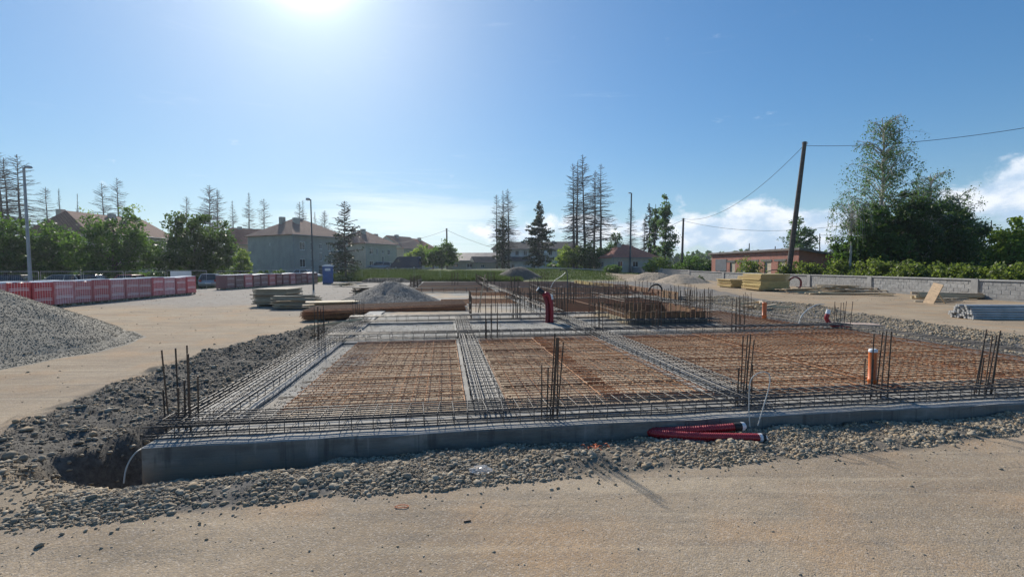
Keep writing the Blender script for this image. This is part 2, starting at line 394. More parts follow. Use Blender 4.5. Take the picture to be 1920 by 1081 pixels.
def leaf_material(name, c, trans, c2, bright=.35, seed=0.0):
    m, nt, b = new_mat(name); t = NT(nt); N = nt.nodes
    r = t.nd('ShaderNodeNewGeometry').outputs['Random Per Island']
    co = t.coord()
    k = t.ramp(t.m('ADD', t.m('MULTIPLY', r, .6), t.m('MULTIPLY', t.noise(.9, 3, .6, co), .6)), .3, .9)
    col = t.mix(k, c, c2)
    b.inputs['Roughness'].default_value = .5; b.inputs['Specular IOR Level'].default_value = .3
    t.put(col, b.inputs['Base Color'])
    tr = t.nd('ShaderNodeBsdfTranslucent'); t.put(t.mix(k, trans, tuple(x * 1.35 for x in trans)), tr.inputs['Color'])
    mx = t.nd('ShaderNodeMixShader', {0: bright}); t.L.new(b.outputs[0], mx.inputs[1]); t.L.new(tr.outputs[0], mx.inputs[2])
    t.L.new(mx.outputs[0], N['Material Output'].inputs[0])

ground_material()
stone_material('stones_grey', (.22, .185, .138), (.49, .42, .315), (.41, .31, .20))
stone_material('stones_tan', (.26, .215, .155), (.54, .46, .34), (.46, .335, .205))
stone_material('stones_heap', (.20, .178, .14), (.32, .285, .225), (.28, .235, .175))
stone_material('stones_dark', (.080, .074, .064), (.25, .225, .185), (.22, .185, .14))
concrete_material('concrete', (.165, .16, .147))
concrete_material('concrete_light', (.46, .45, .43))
steel_material('rust', (.25, .105, .045), (.58, .28, .125), .03, .78)
steel_material('rust_dark', (.10, .050, .032), (.20, .095, .055), .1, .7)
steel_material('steel_bar', (.050, .048, .048), (.12, .11, .10), .35, .55)
steel_material('starter', (.055, .043, .035), (.125, .085, .06), .35, .6)
simple('bed_rock', (.36, .34, .31), .95, bump=.9, bscale=30, scale=7, var=.25)
simple('galv', (.42, .415, .40), .55, .12, .15, 3)
simple('dark_metal', (.09, .095, .10), .5, .5, .2, 3)
simple('pole_grey', (.30, .32, .33), .55, .3, .12, 2)
simple('black_rubber', (.018, .018, .019), .6, 0, .2, 5)
simple('white_film', (.74, .75, .76), .35, 0, .08, 6, bump=.3, bscale=9)
simple('red_pipe', (.30, .018, .026), .38, 0, .12, 3)
simple('red_pipe_old', (.19, .016, .024), .45, 0, .2, 3)
simple('orange_pvc', (.66, .155, .035), .38, 0, .1, 3)
simple('white_hose', (.46, .46, .43), .45, 0, .12, 4)
simple('orange_shred', (.62, .13, .035), .6, 0, .2, 12)
simple('blue_plastic', (.022, .085, .26), .42, 0, .12, 2)
simple('white_paint', (.72, .72, .70), .55, 0, .06, 1.5)
simple('car_white', (.70, .71, .72), .25, 0, .03, 1); simple('car_silver', (.34, .36, .38), .3, .6, .05, 1)
simple('car_dark', (.030, .034, .042), .25, .2, .1, 1); simple('car_red', (.24, .02, .02), .28, 0, .1, 1); simple('car_beige', (.40, .37, .32), .3, .4, .05, 1)
simple('van_navy', (.026, .040, .080), .32, 0, .12, 1.5)
simple('glass_dark', (.025, .03, .036), .08, 0, .1, 2, spec=.8)
simple('lamp_glass', (.75, .74, .70), .2, 0, .05, 2)
simple('tail_red', (.35, .01, .01), .25, 0, .1, 2)
simple('tyre', (.022, .022, .022), .85, 0, .2, 6); simple('rim', (.35, .36, .37), .35, .7, .1, 4)
objrand('timber', (.54, .425, .28), .8, .22, .012, (1.2, 14, 14))
objrand('timber_grey', (.38, .325, .235), .85, .25, .01, (1.2, 14, 14))
objrand('plywood', (.40, .265, .155), .7, .12, .01, (1, 6, 6))
objrand('form_yellow', (.52, .375, .15), .6, .12, .008, (1, 8, 8))
objrand('form_orange', (.24, .125, .062), .7, .2, .012, (1, 8, 8))
objrand('block', (.31, .305, .295), .95, .13, .006, (2, 2, 2), .8)
simple('mortar', (.27, .265, .255), .95, 0, .12, 3, bump=.6)
simple('coping', (.31, .305, .295), .95, 0, .18, 1.6, bump=.5)
# ================================================================== GROUND
FA = np.array([-.6, 0, .61, 1.37, 1.76, 2.44, 2.9, 3.51, 4.59, 4.85, 6.46, 7.47, 8.18, 9.2, 9.76, 12, 14])       # along the front face
FZ = np.array([-.06, -.034, .015, .037, .10, .13, .165, .16, .135, .15, .205, .205, .17, .215, .215, .2, .15])   # height of the fill against it
RA = np.array([-8, -2.2, -.28, .55, .8, 1.34, 1.96, 2.87, 3.51, 4.27, 5.15, 6.44, 7.3, 8.01, 8.91, 12, 16])      # where that fill runs out on the road
RB = np.array([-1.9, -1.3, -1.03, -1.03, -.96, -.94, -.91, -.88, -.82, -.81, -.77, -.74, -.71, -.64, -.57, -.5, -.5])
LB = np.array([-1, 0, 1.0, 2.25, 3.43, 4.86, 5.97, 8.6, 10.37, 11.5, 14])
LA = np.array([-1.2, -1.6, -1.95, -2.37, -2.5, -2.55, -2.6, -2.2, -1.7, -1.45, -.9])                              # left rim of the cut
ROADX = lambda y: np.interp(y, [0, 13, 17.7, 28, 38, 58, 79], [14.6, 14.6, 14.7, 15.4, 16.9, 18.7, 20])          # left edge of the track by the wall
def in_found(a, b):
    r = np.where(b < 20, 13.4, 16.4)
    return (a > -.02) & (a < r) & (b > -.0) & (b < 44.5)
def terrain(x, y):
    x = np.asarray(x, float); y = np.asarray(y, float); a, b = ab(x, y)
    z = fbm(x, y, .5, 3, 3) * .05 * sst(np.abs(y), 0, 3) + fbm(x, y, 4, 9, 2) * .012
    z = z * np.where(y < 4.5, .55, 1)
    lev = .2 * (1 - sst(b, -.6, 3.8)) * (y < 30)          # the near road lies a little higher than the yard
    z = z + lev
    # shallow wheel ruts on the road and in the yard
    rut = np.sin((b + 1.9 + .10 * np.sin(a * .45) + fbm(x, y, .5, 101, 2) * .25) * 2 * math.pi / 1.55); gate = (b < -.9) * sst(vnoise(x, y, .45, 103), .35, .75); z = z - .010 * np.exp(-((rut - 1) / .16) ** 2) * gate + fbm(x, y, 9, 105, 2) * .010 * (b < -.5)
    # fill against the front face
    rb = np.interp(a, RA, RB); fz = np.interp(a, FA, FZ)
    wob = fbm(x, y, 2.2, 21, 3) * .14
    t = np.clip((b + wob * .6 - rb) / (-rb + 1e-6), 0, 1)
    front = (b < 0.02) & (a > -.6)
    z = np.where(front, z + ((fz - lev) * sst(t, .35, 1.0) + (fbm(x, y, 3, 5, 3) * .10 + .025) * sst(t, 0, .3)) * sst(a, -.7, 0.0), z)
    # cut along the left side
    la = np.interp(b, LB, LA)
    tt = np.clip((a - la) / (0 - la), 0, 1)
    aw = np.interp(b, [0, 2, 4, 7], [-.98, -.88, -.70, -.58]); dp = np.interp(b, [0, 2, 4, 7], [.70, .60, .50, .42])
    prof = -.08 * sst(tt, .0, .45) - dp * sst(a - aw + fbm(x, y, 1.4, 31, 3) * .45, -.16, .16)
    left = sst(b + fbm(x, y, 2.5, 8, 2) * .12, -.20, -.02) * (1 - sst(b, 11, 14)) * np.where(b < 0, 1 - sst(a, -.16, -.02), a < .3)
    z = z + np.where(a > la, prof, 0) * left + np.where((a > la - .3) & (a < 0), fbm(x, y, 2.6, 41, 4) * .20, 0) * left
    # rim heap beside the cut
    z = z + .07 * np.exp(-((a - la - .1) / .35) ** 2) * left * (1 + fbm(x, y, 1.5, 4, 2) * 2)
    # bank on the right side of the foundation
    rr = np.where(b < 20, 13.4, 16.4); rx = ROADX(y)
    bank = (a > rr) & (x < rx) & (y < 62) & (y > 3)
    z = z + np.where(bank, fbm(x, y, .9, 51, 4) * .34 + .05 - .14 * np.exp(-((a - rr) / .7) ** 2), 0)
    z = np.where(in_found(a, b), -.18, z)
    # land behind the site
    lift = sst(y + fbm(x, y, .08, 61, 2) * 6, 64, 84) * sst(x, -42, -22) * (1.45 - .95 * sst(x, 6, 26))
    z = z + lift + np.where(y > 60, fbm(x, y, .07, 71, 3) * .35 * sst(y, 60, 90), 0)
    z = z - .30 * sst(y, 34, 46) * (1 - sst(x, -36, -24))
    z = z + 9 * sst(y, 350, 1400) * sst(fbm(x, y, .0012, 81, 2), -.2, .3)
    return z
def masks(x, y):
    a, b = ab(x, y)
    w = fbm(x, y, 2.0, 91, 3) * .3
    rb = np.interp(a, RA, RB); la = np.interp(b, LB, LA)
    g = sst(b - rb + w * .35, -.04, .06) * sst(a - la + w, -.15, .15) * (a < 14) * (b < 12)
    rr = np.where(b < 20, 13.4, 16.4)
    g = np.maximum(g, (a > rr - .2) * sst(ROADX(y) - x + w * 2.5, -.15, .25) * (y > 3) * (y < 64))
    g = np.maximum(g, ((a > -1.2) & (b > 11) & (b < 46) & (a < rr)) * 1.0)
    grass = sst(y + fbm(x, y, .15, 15, 3) * 9, 61, 67)
    grass = grass * (1 - sst(x + fbm(x, y, .2, 5, 2) * 3, 14, 18) * (1 - sst(y, 80, 92)) * (x < 30))
    grass = np.maximum(grass, sst(-x + fbm(x, y, .1, 7, 2) * 6, 27, 31) * sst(y, 43, 47))
    grass = np.maximum(grass, sst(x, 29.5, 31))
    fine = 1 - sst(y, 8, 22)
    sandy = sst(fbm(x, y, .9, 17, 3) + .55 * np.exp(-((a + .9) / .7) ** 2) * (b < .4) * (a < 0) + .35 * (a > 3.8) * (a < 14) * (b < .1), .05, .3)
    grey = sst(y + x * .25 + fbm(x, y, .22, 27, 3) * 9, 15.5, 22) * (x < -4) * .8
    grey = np.maximum(grey, sst(fbm(x, y, .35, 37, 4), .08, .22) * (y < 5) * .65)
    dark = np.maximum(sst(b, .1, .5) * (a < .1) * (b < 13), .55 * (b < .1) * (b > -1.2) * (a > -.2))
    return g * (1 - grass), grass, fine, sandy, grey, dark
def build_ground():
    def axis(fine_lo, fine_hi, step, far, grow):
        v = list(np.arange(fine_lo, fine_hi + 1e-6, step)); s = step
        while v[-1] < far: s *= grow; v.append(v[-1] + s)
        return v
    xs = axis(0, 9, .07, 1500, 1.035)
    xs = sorted(set([-q for q in xs[1:]] + xs)); 
    ys = list(np.arange(1.2, 9, .06)); s = .06
    while ys[-1] < 1600: s *= 1.022; ys.append(ys[-1] + s)
    ys = [-1500, -600, -200, -60, -20, -6, -2, 0, .6] + ys
    X, Y = np.meshgrid(np.array(xs), np.array(ys)); nx, ny = len(xs), len(ys)
    Z = terrain(X, Y)
    i = np.arange(ny - 1)[:, None] * nx + np.arange(nx - 1)[None, :]
    Fq = np.stack([i, i + 1, i + nx + 1, i + nx], -1).reshape(-1, 4)
    me = np_mesh('ground', np.stack([X, Y, Z], -1), Fq, M['ground'], True)
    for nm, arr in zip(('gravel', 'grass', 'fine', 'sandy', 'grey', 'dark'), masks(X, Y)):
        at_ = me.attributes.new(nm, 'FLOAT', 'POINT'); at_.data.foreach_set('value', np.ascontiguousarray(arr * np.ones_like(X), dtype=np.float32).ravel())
    o = link('ground', me); tag(o, 'compacted sandy ground of the building site with gravel edges and grass beyond', None, None, 'structure')
build_ground()

# ------------------------------------------------------------------ stones (real small rocks, one object for each mass)
_ph = (1 + 5 ** .5) / 2
ICO_V = np.array([(-1, _ph, 0), (1, _ph, 0), (-1, -_ph, 0), (1, -_ph, 0), (0, -1, _ph), (0, 1, _ph), (0, -1, -_ph), (0, 1, -_ph), (_ph, 0, -1), (_ph, 0, 1), (-_ph, 0, -1), (-_ph, 0, 1)], float) / math.hypot(1, _ph)
ICO_F = np.array([(0, 11, 5), (0, 5, 1), (0, 1, 7), (0, 7, 10), (0, 10, 11), (1, 5, 9), (5, 11, 4), (11, 10, 2), (10, 7, 6), (7, 1, 8), (3, 9, 4), (3, 4, 2), (3, 2, 6), (3, 6, 8), (3, 8, 9), (4, 9, 5), (2, 4, 11), (6, 2, 10), (8, 6, 7), (9, 8, 1)])
OCT_V = np.array([(1, 0, 0), (-1, 0, 0), (0, 1, 0), (0, -1, 0), (0, 0, 1), (0, 0, -1)], float)
OCT_F = np.array([(0, 2, 4), (2, 1, 4), (1, 3, 4), (3, 0, 4), (2, 0, 5), (1, 2, 5), (3, 1, 5), (0, 3, 5)])
def stones(name, P, size, mat, label, flat=.62, low=False):
    """P (n,3) resting points, size (n,)"""
    n = len(P); Vb, Fb = (OCT_V, OCT_F) if low else (ICO_V, ICO_F); k = len(Vb)
    base = Vb[None] * (1 + rng.normal(0, .17, (n, k, 1))) + rng.normal(0, .08, (n, k, 3))
    sc = np.stack([rng.uniform(.75, 1.35, n), rng.uniform(.6, 1.0, n), rng.uniform(flat * .7, flat * 1.25, n)], -1)
    v = base * sc[:, None, :]
    az = rng.uniform(0, 2 * math.pi, n); tl = rng.normal(0, .35, n)
    c, s = np.cos(tl), np.sin(tl); y, z = v[..., 1] * c[:, None] - v[..., 2] * s[:, None], v[..., 1] * s[:, None] + v[..., 2] * c[:, None]
    c, s = np.cos(az)[:, None], np.sin(az)[:, None]
    v = np.stack([v[..., 0] * c - y * s, v[..., 0] * s + y * c, z], -1) * (size[:, None, None] * .5)
    v = v + P[:, None, :]
    f = (Fb[None] + (np.arange(n) * k)[:, None, None]).reshape(-1, 3)
    o = link(name, np_mesh(name, v, f, M[mat])); tag(o, label, None, None, 'stuff'); return o
def scatter(n, poly_fn, bounds, sizes, sink=.15):
    """poly_fn(a,b)->keep probability in foundation axes"""
    a = rng.uniform(bounds[0], bounds[1], n); b = rng.uniform(bounds[2], bounds[3], n)
    keep = rng.uniform(0, 1, n) < poly_fn(a, b); a, b = a[keep], b[keep]
    x = O.x + a * V[0] + b * U[0]; y = O.y + a * V[1] + b * U[1]
    s = sizes[0] + (sizes[1] - sizes[0]) * rng.beta(1.1, 4.2, len(a))
    return np.stack([x, y, terrain(x, y) + s * (.5 * .6 - sink)], -1), s
def front_keep(a, b):
    rb = np.interp(a, RA, RB); w = fbm(a, b, 2.2, 19, 3)
    bare = sst(w + .32 * np.exp(-((a - 4.3) / .8) ** 2) + .10 * (b < -.45) - .13, .02, .12)
    core = (b > rb - .02 + w * .15) * (1 - .88 * bare) * np.where(a < 3.8, 1.0, .8); spill = .035 * np.exp(-np.maximum(0, rb - b) / .13) * (b < rb + .05)
    return np.maximum(core, spill) * (b < -.03)
P1, s1 = scatter(105000, front_keep, (-.3, 13, -1.5, -.02), (.007, .066))
Pf, sf = scatter(60000, lambda a, b: (b > np.interp(a, RA, RB) + .04) * (b < -.03) * .8, (-.2, 12.5, -1.1, -.02), (.003, .018))
stones('fine_grit', Pf, sf, 'stones_tan', 'fine grit between the rubble stones before the foundation', low=True)
cut = ab(P1[:, 0], P1[:, 1])[0] < 4.2
stones('rubble_stones', P1[cut], s1[cut], 'stones_grey', 'grey rubble stones heaped against the front of the foundation')
stones('pale_rubble_stones', P1[~cut], s1[~cut], 'stones_tan', 'tan rubble stones in front of the right half of the foundation')
def left_keep(a, b):
    la = np.interp(b, LB, LA); w = fbm(a, b, 1.3, 29, 3)
    return (a > la - .12 + w * .5) * (a < -.04) * np.clip(.75 + w * 1.6, .15, 1) * np.where(b < 0, .5, 1)
P2, s2 = scatter(95000, left_keep, (-2.9, 0, -.3, 12.5), (.006, .040))
stones('bank_stones', P2, s2, 'stones_dark', 'dark crushed stone lining the cut left of the foundation', low=True)
P5, s5 = scatter(5200, left_keep, (-2.9, 0, -.1, 12.5), (.035, .13))
stones('bank_lumps', P5, s5, 'stones_grey', 'larger lumps of stone lying in the cut left of the foundation')
P6, s6 = scatter(1500, lambda a, b: (b > np.interp(a, RA, RB) + .02) * (b < -.05), (-.2, 12.5, -1.1, -.02), (.045, .12), .25)
stones('rubble_lumps', P6, s6, 'stones_grey', 'larger half buried stones in the rubble before the foundation')
def pit_keep(a, b):
    rb = np.interp(a, RA, RB); return (b > rb - .1) * (b < .25) * (a < .1) * np.clip(.55 + fbm(a, b, 3, 33, 2) * 2, 0, 1)
P3, s3 = scatter(14000, pit_keep, (-4.2, .1, -1.9, .3), (.010, .06))
stones('corner_stones', P3, s3, 'stones_tan', 'tan and grey stones spilling round the near corner of the foundation')
def right_keep(a, b):
    x = O.x + a * V[0] + b * U[0]; y = O.y + a * V[1] + b * U[1]; w = fbm(x, y, .6, 39, 3)
    return (a > np.where(b < 20, 13.45, 16.5)) * (x < ROADX(y) + w * .8) * np.clip(.8 + w * 1.5, .2, 1)
P4, s4 = scatter(60000, right_keep, (13.4, 21, -1, 24), (.03, .16))
stones('side_bank_stones', P4, s4, 'stones_tan', 'rough stone bank between the foundation and the track by the wall', low=True)
# loose grit on the near road
n = 9000
gx = rng.uniform(-6.5, 7, n); gy = 1.9 + 6.5 * rng.beta(1.1, 1.6, n); a_, b_ = ab(gx, gy)
k = b_ < np.interp(a_, RA, RB) + .05; gx, gy = gx[k], gy[k]; gs = .004 + .018 * rng.beta(1, 6, len(gx))
stones('road_grit', np.stack([gx, gy, terrain(gx, gy) + gs * .1], -1), gs, 'stones_tan', 'loose grit and pebbles on the near road surface', low=True)

n = 900
gx = rng.uniform(-6.5, 7, n); gy = 1.9 + 5 * rng.beta(1.0, 1.4, n); a_, b_ = ab(gx, gy); k = b_ < np.interp(a_, RA, RB) + .02; gx, gy = gx[k], gy[k]; gs = .012 + .03 * rng.beta(1, 4, len(gx))
stones('road_pebbles', np.stack([gx, gy, terrain(gx, gy) - gs * .05], -1), gs, 'stones_grey', 'half buried pebbles in the near road')
n = 5200
gx = rng.uniform(-26, 26, n); gy = 6 + 50 * rng.beta(1.0, 2.0, n); a_, b_ = ab(gx, gy)
k = ((a_ < np.interp(b_, LB, LA) - .1) | (gx > ROADX(gy))) & (rng.uniform(0, 1, n) < .25 + .9 * vnoise(gx, gy, .3, 55)); gx, gy = gx[k], gy[k]; gs = .015 + .07 * rng.beta(1, 5, len(gx)) * (1 + gy / 40)
stones('yard_stones', np.stack([gx, gy, terrain(gx, gy) + gs * .1], -1), gs, 'stones_tan', 'loose stones strewn over the yard and the track', low=True)

# ------------------------------------------------------------------ heaps of gravel
def heap(name, label, cat, segs, height, slope, mat, grain, n_st, smat, res=.12, seed=0, group=None, low=True, sharp=.12):
    """ridge along segs (list of points), angle of repose given by slope; heap > surface, loose stones"""
    P = [np.array(p, float) for p in segs]; R = height / slope + .6
    cx = np.mean([p[0] for p in P]); cy = np.mean([p[1] for p in P])
    lo = np.min(P, 0) - R; hi = np.max(P, 0) + R
    X, Y = np.meshgrid(np.arange(lo[0], hi[0], res), np.arange(lo[1], hi[1], res))
    def hf(X, Y):
        d = np.full_like(X, 1e9)
        for p, q in zip(P[:-1], P[1:]) if len(P) > 1 else [(P[0], P[0])]:
            v = q - p; L2 = max(v @ v, 1e-9); t = np.clip(((X - p[0]) * v[0] + (Y - p[1]) * v[1]) / L2, 0, 1)
            d = np.minimum(d, np.hypot(X - p[0] - t * v[0], Y - p[1] - t * v[1]))
        d = d * (1 + fbm(X, Y, .55, 7 + seed, 3) * .32)
        h = height - slope * (np.sqrt(d * d + sharp ** 2) - sharp)
        foot = np.where(h < .14, .14 * np.exp((h - .14) / .14) - .02, h)
        return foot + fbm(X, Y, 2.2, 3 + seed, 3) * .06 * np.clip(h / .4, 0, 1)
    Z = hf(X, Y); T = terrain(X, Y)
    ny, nx = X.shape; i = np.arange(ny - 1)[:, None] * nx + np.arange(nx - 1)[None, :]
    Fq = np.stack([i, i + 1, i + nx + 1, i + nx], -1).reshape(-1, 4)
    keep = (Z.ravel()[Fq] > .0).any(1); Fq = Fq[keep]
    used = np.unique(Fq); remap = np.full(X.size, -1); remap[used] = np.arange(len(used))
    Vv = np.stack([X.ravel()[used] - cx, Y.ravel()[used] - cy, Z.ravel()[used] + np.maximum(T.ravel()[used], -.05)], -1)
    t = thing(name, label, cat, (cx, cy, 0), 0, group)
    link('heap_body', np_mesh('heap_body', Vv, remap[Fq], M[mat], True), t)
    if n_st:
        sx = rng.uniform(lo[0], hi[0], n_st); sy = rng.uniform(lo[1], hi[1], n_st); h = hf(sx, sy)
        ok = h > .005; sx, sy, h = sx[ok], sy[ok], h[ok]
        sz = grain[0] + (grain[1] - grain[0]) * rng.beta(1.4, 3.2, len(sx))
        o = stones('loose_stones', np.stack([sx - cx, sy - cy, h + np.maximum(terrain(sx, sy), -.05) + sz * .08], -1), sz, smat, None, low=low)
        o.parent = t
    return t
simple('heap_grey', (.235, .212, .17), .95, 0, .25, 8, bump=.5, bscale=45)
simple('heap_fine', (.19, .178, .158), .95, 0, .22, 5, bump=.9, bscale=30)
simple('heap_sand', (.38, .30, .215), .95, 0, .2, 3, bump=.7, bscale=16)
simple('heap_soil', (.085, .075, .062), .95, 0, .3, 3, bump=.9, bscale=12)
heap('gravel_heap', 'large grey crushed stone heap at the left edge of the site', 'gravel heap', [(-13.05, 11.5), (-13.4, 6.0)], 1.53, .53, 'heap_grey', (.014, .050), 70000, 'stones_heap', seed=1, res=.1)
heap('gravel_heap', 'smooth pointed heap of fine grey gravel behind the rusty mesh stack', 'gravel heap', [(-5.95, 23.0)], 1.36, .47, 'heap_fine', (.02, .05), 16000, 'stones_dark', seed=2, res=.1, sharp=.2)
heap('soil_heap', 'brown earth heap by the far part of the block wall', 'earth heap', [(19.8, 68), (21.2, 67)], 1.15, .42, 'heap_sand', (.05, .16), 1500, 'stones_dark', seed=3, res=.2, sharp=.6)
heap('sand_heap', 'pale sand heap with rounded top in front of the block wall', 'sand heap', [(20.3, 57), (21.6, 58)], 1.1, .40, 'heap_sand', (.05, .12), 900, 'stones_tan', seed=4, res=.2, sharp=.5)
heap('soil_heap', 'dark earth heap at the right end of the tall grass', 'earth heap', [(.35, 70.5), (1.5, 72)], 1.7, .62, 'heap_soil', (.05, .2), 800, 'stones_dark', seed=5, res=.25, sharp=.5)
heap('soil_heap', 'low dark rubble heap between the blue toilet and the tall grass', 'earth heap', [(-18.0, 59.5), (-14.5, 60)], .55, .45, 'heap_soil', (.08, .3), 1400, 'stones_dark', seed=6, res=.2, sharp=.4)

# ================================================================== FOUNDATION
fnd = thing('concrete_foundation', 'grey cast concrete ground beams of the unfinished building', 'foundation', O - Vector((0, 0, ZTOP)), ROT)
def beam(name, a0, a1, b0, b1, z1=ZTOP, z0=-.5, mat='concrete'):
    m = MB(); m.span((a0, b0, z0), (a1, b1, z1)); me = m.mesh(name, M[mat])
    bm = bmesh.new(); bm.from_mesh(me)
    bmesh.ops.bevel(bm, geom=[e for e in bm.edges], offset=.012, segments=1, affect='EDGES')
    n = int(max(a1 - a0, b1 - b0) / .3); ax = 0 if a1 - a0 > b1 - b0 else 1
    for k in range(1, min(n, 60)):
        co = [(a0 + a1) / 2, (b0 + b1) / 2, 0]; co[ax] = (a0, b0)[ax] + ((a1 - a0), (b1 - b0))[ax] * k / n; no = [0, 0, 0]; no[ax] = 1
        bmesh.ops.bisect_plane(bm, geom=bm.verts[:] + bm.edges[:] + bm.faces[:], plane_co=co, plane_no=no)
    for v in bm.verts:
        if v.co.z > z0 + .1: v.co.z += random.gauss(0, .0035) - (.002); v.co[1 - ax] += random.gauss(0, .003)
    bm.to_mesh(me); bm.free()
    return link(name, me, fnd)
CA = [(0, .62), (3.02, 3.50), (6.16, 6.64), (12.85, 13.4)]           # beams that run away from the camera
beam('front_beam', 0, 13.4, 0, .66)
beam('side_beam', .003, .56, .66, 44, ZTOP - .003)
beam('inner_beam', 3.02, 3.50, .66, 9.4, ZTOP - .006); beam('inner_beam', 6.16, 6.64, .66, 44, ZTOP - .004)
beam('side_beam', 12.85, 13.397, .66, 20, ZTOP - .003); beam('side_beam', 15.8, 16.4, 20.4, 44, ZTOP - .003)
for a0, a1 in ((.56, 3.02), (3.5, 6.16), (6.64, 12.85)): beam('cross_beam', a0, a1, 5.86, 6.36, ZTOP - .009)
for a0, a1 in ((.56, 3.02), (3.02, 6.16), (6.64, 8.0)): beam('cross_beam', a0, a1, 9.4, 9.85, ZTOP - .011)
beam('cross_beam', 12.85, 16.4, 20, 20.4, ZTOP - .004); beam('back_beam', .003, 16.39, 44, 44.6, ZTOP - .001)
beam('cross_beam', 6.64, 15.8, 15.5, 16.0, ZTOP - .012) if False else None
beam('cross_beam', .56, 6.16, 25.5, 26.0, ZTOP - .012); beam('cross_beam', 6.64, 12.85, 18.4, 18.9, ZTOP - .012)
# gravel between the beams: one sheet of fill and the stones that lie on it
def build_fill():
    aa = np.arange(.3, 16.1, .09); bb = np.concatenate([np.arange(.4, 10, .08), np.arange(10, 44.4, .3)])
    A, B = np.meshgrid(aa, bb); Z = ZTOP - .045 + fbm(A, B, 1.2, 5, 3) * .03 + fbm(A, B, 6, 6, 2) * .018
    out = (A > 13.1) & (B < 20.3)
    nx = len(aa); i = np.arange(len(bb) - 1)[:, None] * nx + np.arange(nx - 1)[None, :]
    Fq = np.stack([i, i + 1, i + nx + 1, i + nx], -1).reshape(-1, 4); Fq = Fq[~out.ravel()[Fq].any(1)]
    m, nt, b = new_mat('fill'); t = NT(nt); co = t.coord()
    warm = t.attr('warm'); n1 = t.noise(1.6, 5, .6, co); n2 = t.noise(34, 4, .7, co)
    grey = t.mix(t.ramp(n1, .3, .7), (.265, .255, .23), (.40, .38, .34)); br = t.mix(t.ramp(n1, .3, .7), (.38, .295, .205), (.50, .40, .285))
    col = t.mix(warm, grey, br); col = t.mix(t.m('MULTIPLY', t.ramp(n2, .5, .75), .6), col, (.2, .17, .14))
    t.put(col, b.inputs['Base Color']); b.inputs['Roughness'].default_value = .95; b.inputs['Specular IOR Level'].default_value = .2
    vo = t.nd('ShaderNodeTexVoronoi', {'Scale': 34.0, 'Vector': co}).outputs['Distance']
    t.put(t.bump(t.m('ADD', n2, t.m('MULTIPLY', vo, -.8)), .9, .013), b.inputs['Normal'])
    me = np_mesh('gravel_fill', np.stack([A, B, Z], -1), Fq, m, True)
    w = sst(fbm(A, B, .7, 14, 3) + .12 + .5 * ((A > .9) & (B < 5.8)) - .55 * ((B > 6.1) & (B < 9.6) & (A < 8)) - .4 * ((A < 1.4) & (B > 1.8) & (B < 6)), .0, .35)
    at_ = me.attributes.new('warm', 'FLOAT', 'POINT'); at_.data.foreach_set('value', np.ascontiguousarray(w, dtype=np.float32).ravel())
    o = link('gravel_fill', me, None, O - Vector((0, 0, ZTOP)), (0, 0, ROT)); tag(o, 'pale gravel fill levelled between the concrete beams', None, None, 'structure')
    n = 34000; a = rng.uniform(.65, 12.8, n); b_ = .7 + 9 * rng.beta(1, 1.4, n)
    k = np.ones(n, bool)
    for p, q in CA: k &= ~((a > p) & (a < q))
    k &= ~((b_ > 5.86) & (b_ < 6.36)); a, b_ = a[k], b_[k]
    s = .010 + .034 * rng.beta(1.2, 4, len(a)); z = ZTOP - .045 + fbm(a, b_, 1.2, 5, 3) * .03 + fbm(a, b_, 6, 6, 2) * .018
    o = stones('fill_stones', np.stack([a, b_, z + s * .1], -1), s, 'stones_tan', 'small stones lying on the fill between the beams', low=True)
    o.location = O - Vector((0, 0, ZTOP)); o.rotation_euler = (0, 0, ROT)
build_fill()
# ================================================================== REINFORCEMENT
_cyl = {}
def cyl(r, mat, n=5):
    """unit bar along +Z, shared"""
    k = (round(r, 5), mat, n)
    if k not in _cyl:
        m = MB(); m.tube([(0, 0, 0), (0, 0, 1)], r, n); _cyl[k] = m.mesh('bar', M[mat])
    return _cyl[k]
def bar(parent, p, q, r, mat, name='bar', n=5):
    p, q = Vector(p), Vector(q); d = q - p
    o = link(name, cyl(r, mat, n), parent, p); o.rotation_euler = d.to_track_quat('Z', 'Y').to_euler(); o.scale = (1, 1, d.length); return o
ZM = ZTOP + .02
def mat_panel(label, a0, a1, b0, b1, da=.15, db=.12, r=.0064, mat='rust', joined=False, z=ZM, tilt=0.0, skew=0.0, group='reinforcement mesh laid on the fill'):
    t = thing('rebar_mesh', label, 'rebar mesh', Wp(a0, b0, z), ROT + skew, group)
    Wd, D = a1 - a0, b1 - b0; na, nb = int(Wd / da), int(D / db); J = random.gauss
    if joined:
        m1, m2 = MB(), MB()
        for i in range(na + 1): x = Wd * i / na; m1.tube([(x, 0, 0), (x, D, 0)], r, 3, False, False)
        for j in range(nb + 1): y = D * j / nb; m2.tube([(0, y, r * 1.8), (Wd, y, r * 1.8)], r, 3, False, False)
        tag(m1.build('long_bars', M[mat], t), kind='stuff'); tag(m2.build('cross_bars', M[mat], t), kind='stuff')
    else:
        for i in range(na + 1):
            x = Wd * i / na; e = J(0, .006)
            bar(t, (x + e, J(0, .03), J(0, .003)), (x + e + J(0, .012), D + J(0, .03), J(0, .004)), r, mat)
        for j in range(nb + 1):
            y = D * j / nb + J(0, .010)
            bar(t, (J(0, .02), y, r * 1.9), (Wd + J(0, .02), y + J(0, .018), r * 1.9 + J(0, .003)), r, mat)
    return t
mat_panel('rusty reinforcement mesh in the front cell nearest the left corner', .92, 3.0, .78, 5.72)
mat_panel('rusty reinforcement mesh in the left half of the second front cell', 3.52, 5.0, .72, 5.80)
mat_panel('rusty reinforcement mesh overlapping in the right half of the second front cell', 4.72, 6.15, .70, 5.74, z=ZM + .018, skew=-.004)
mat_panel('rusty reinforcement mesh at the left end of the wide right front cell', 6.66, 8.9, .72, 5.78)
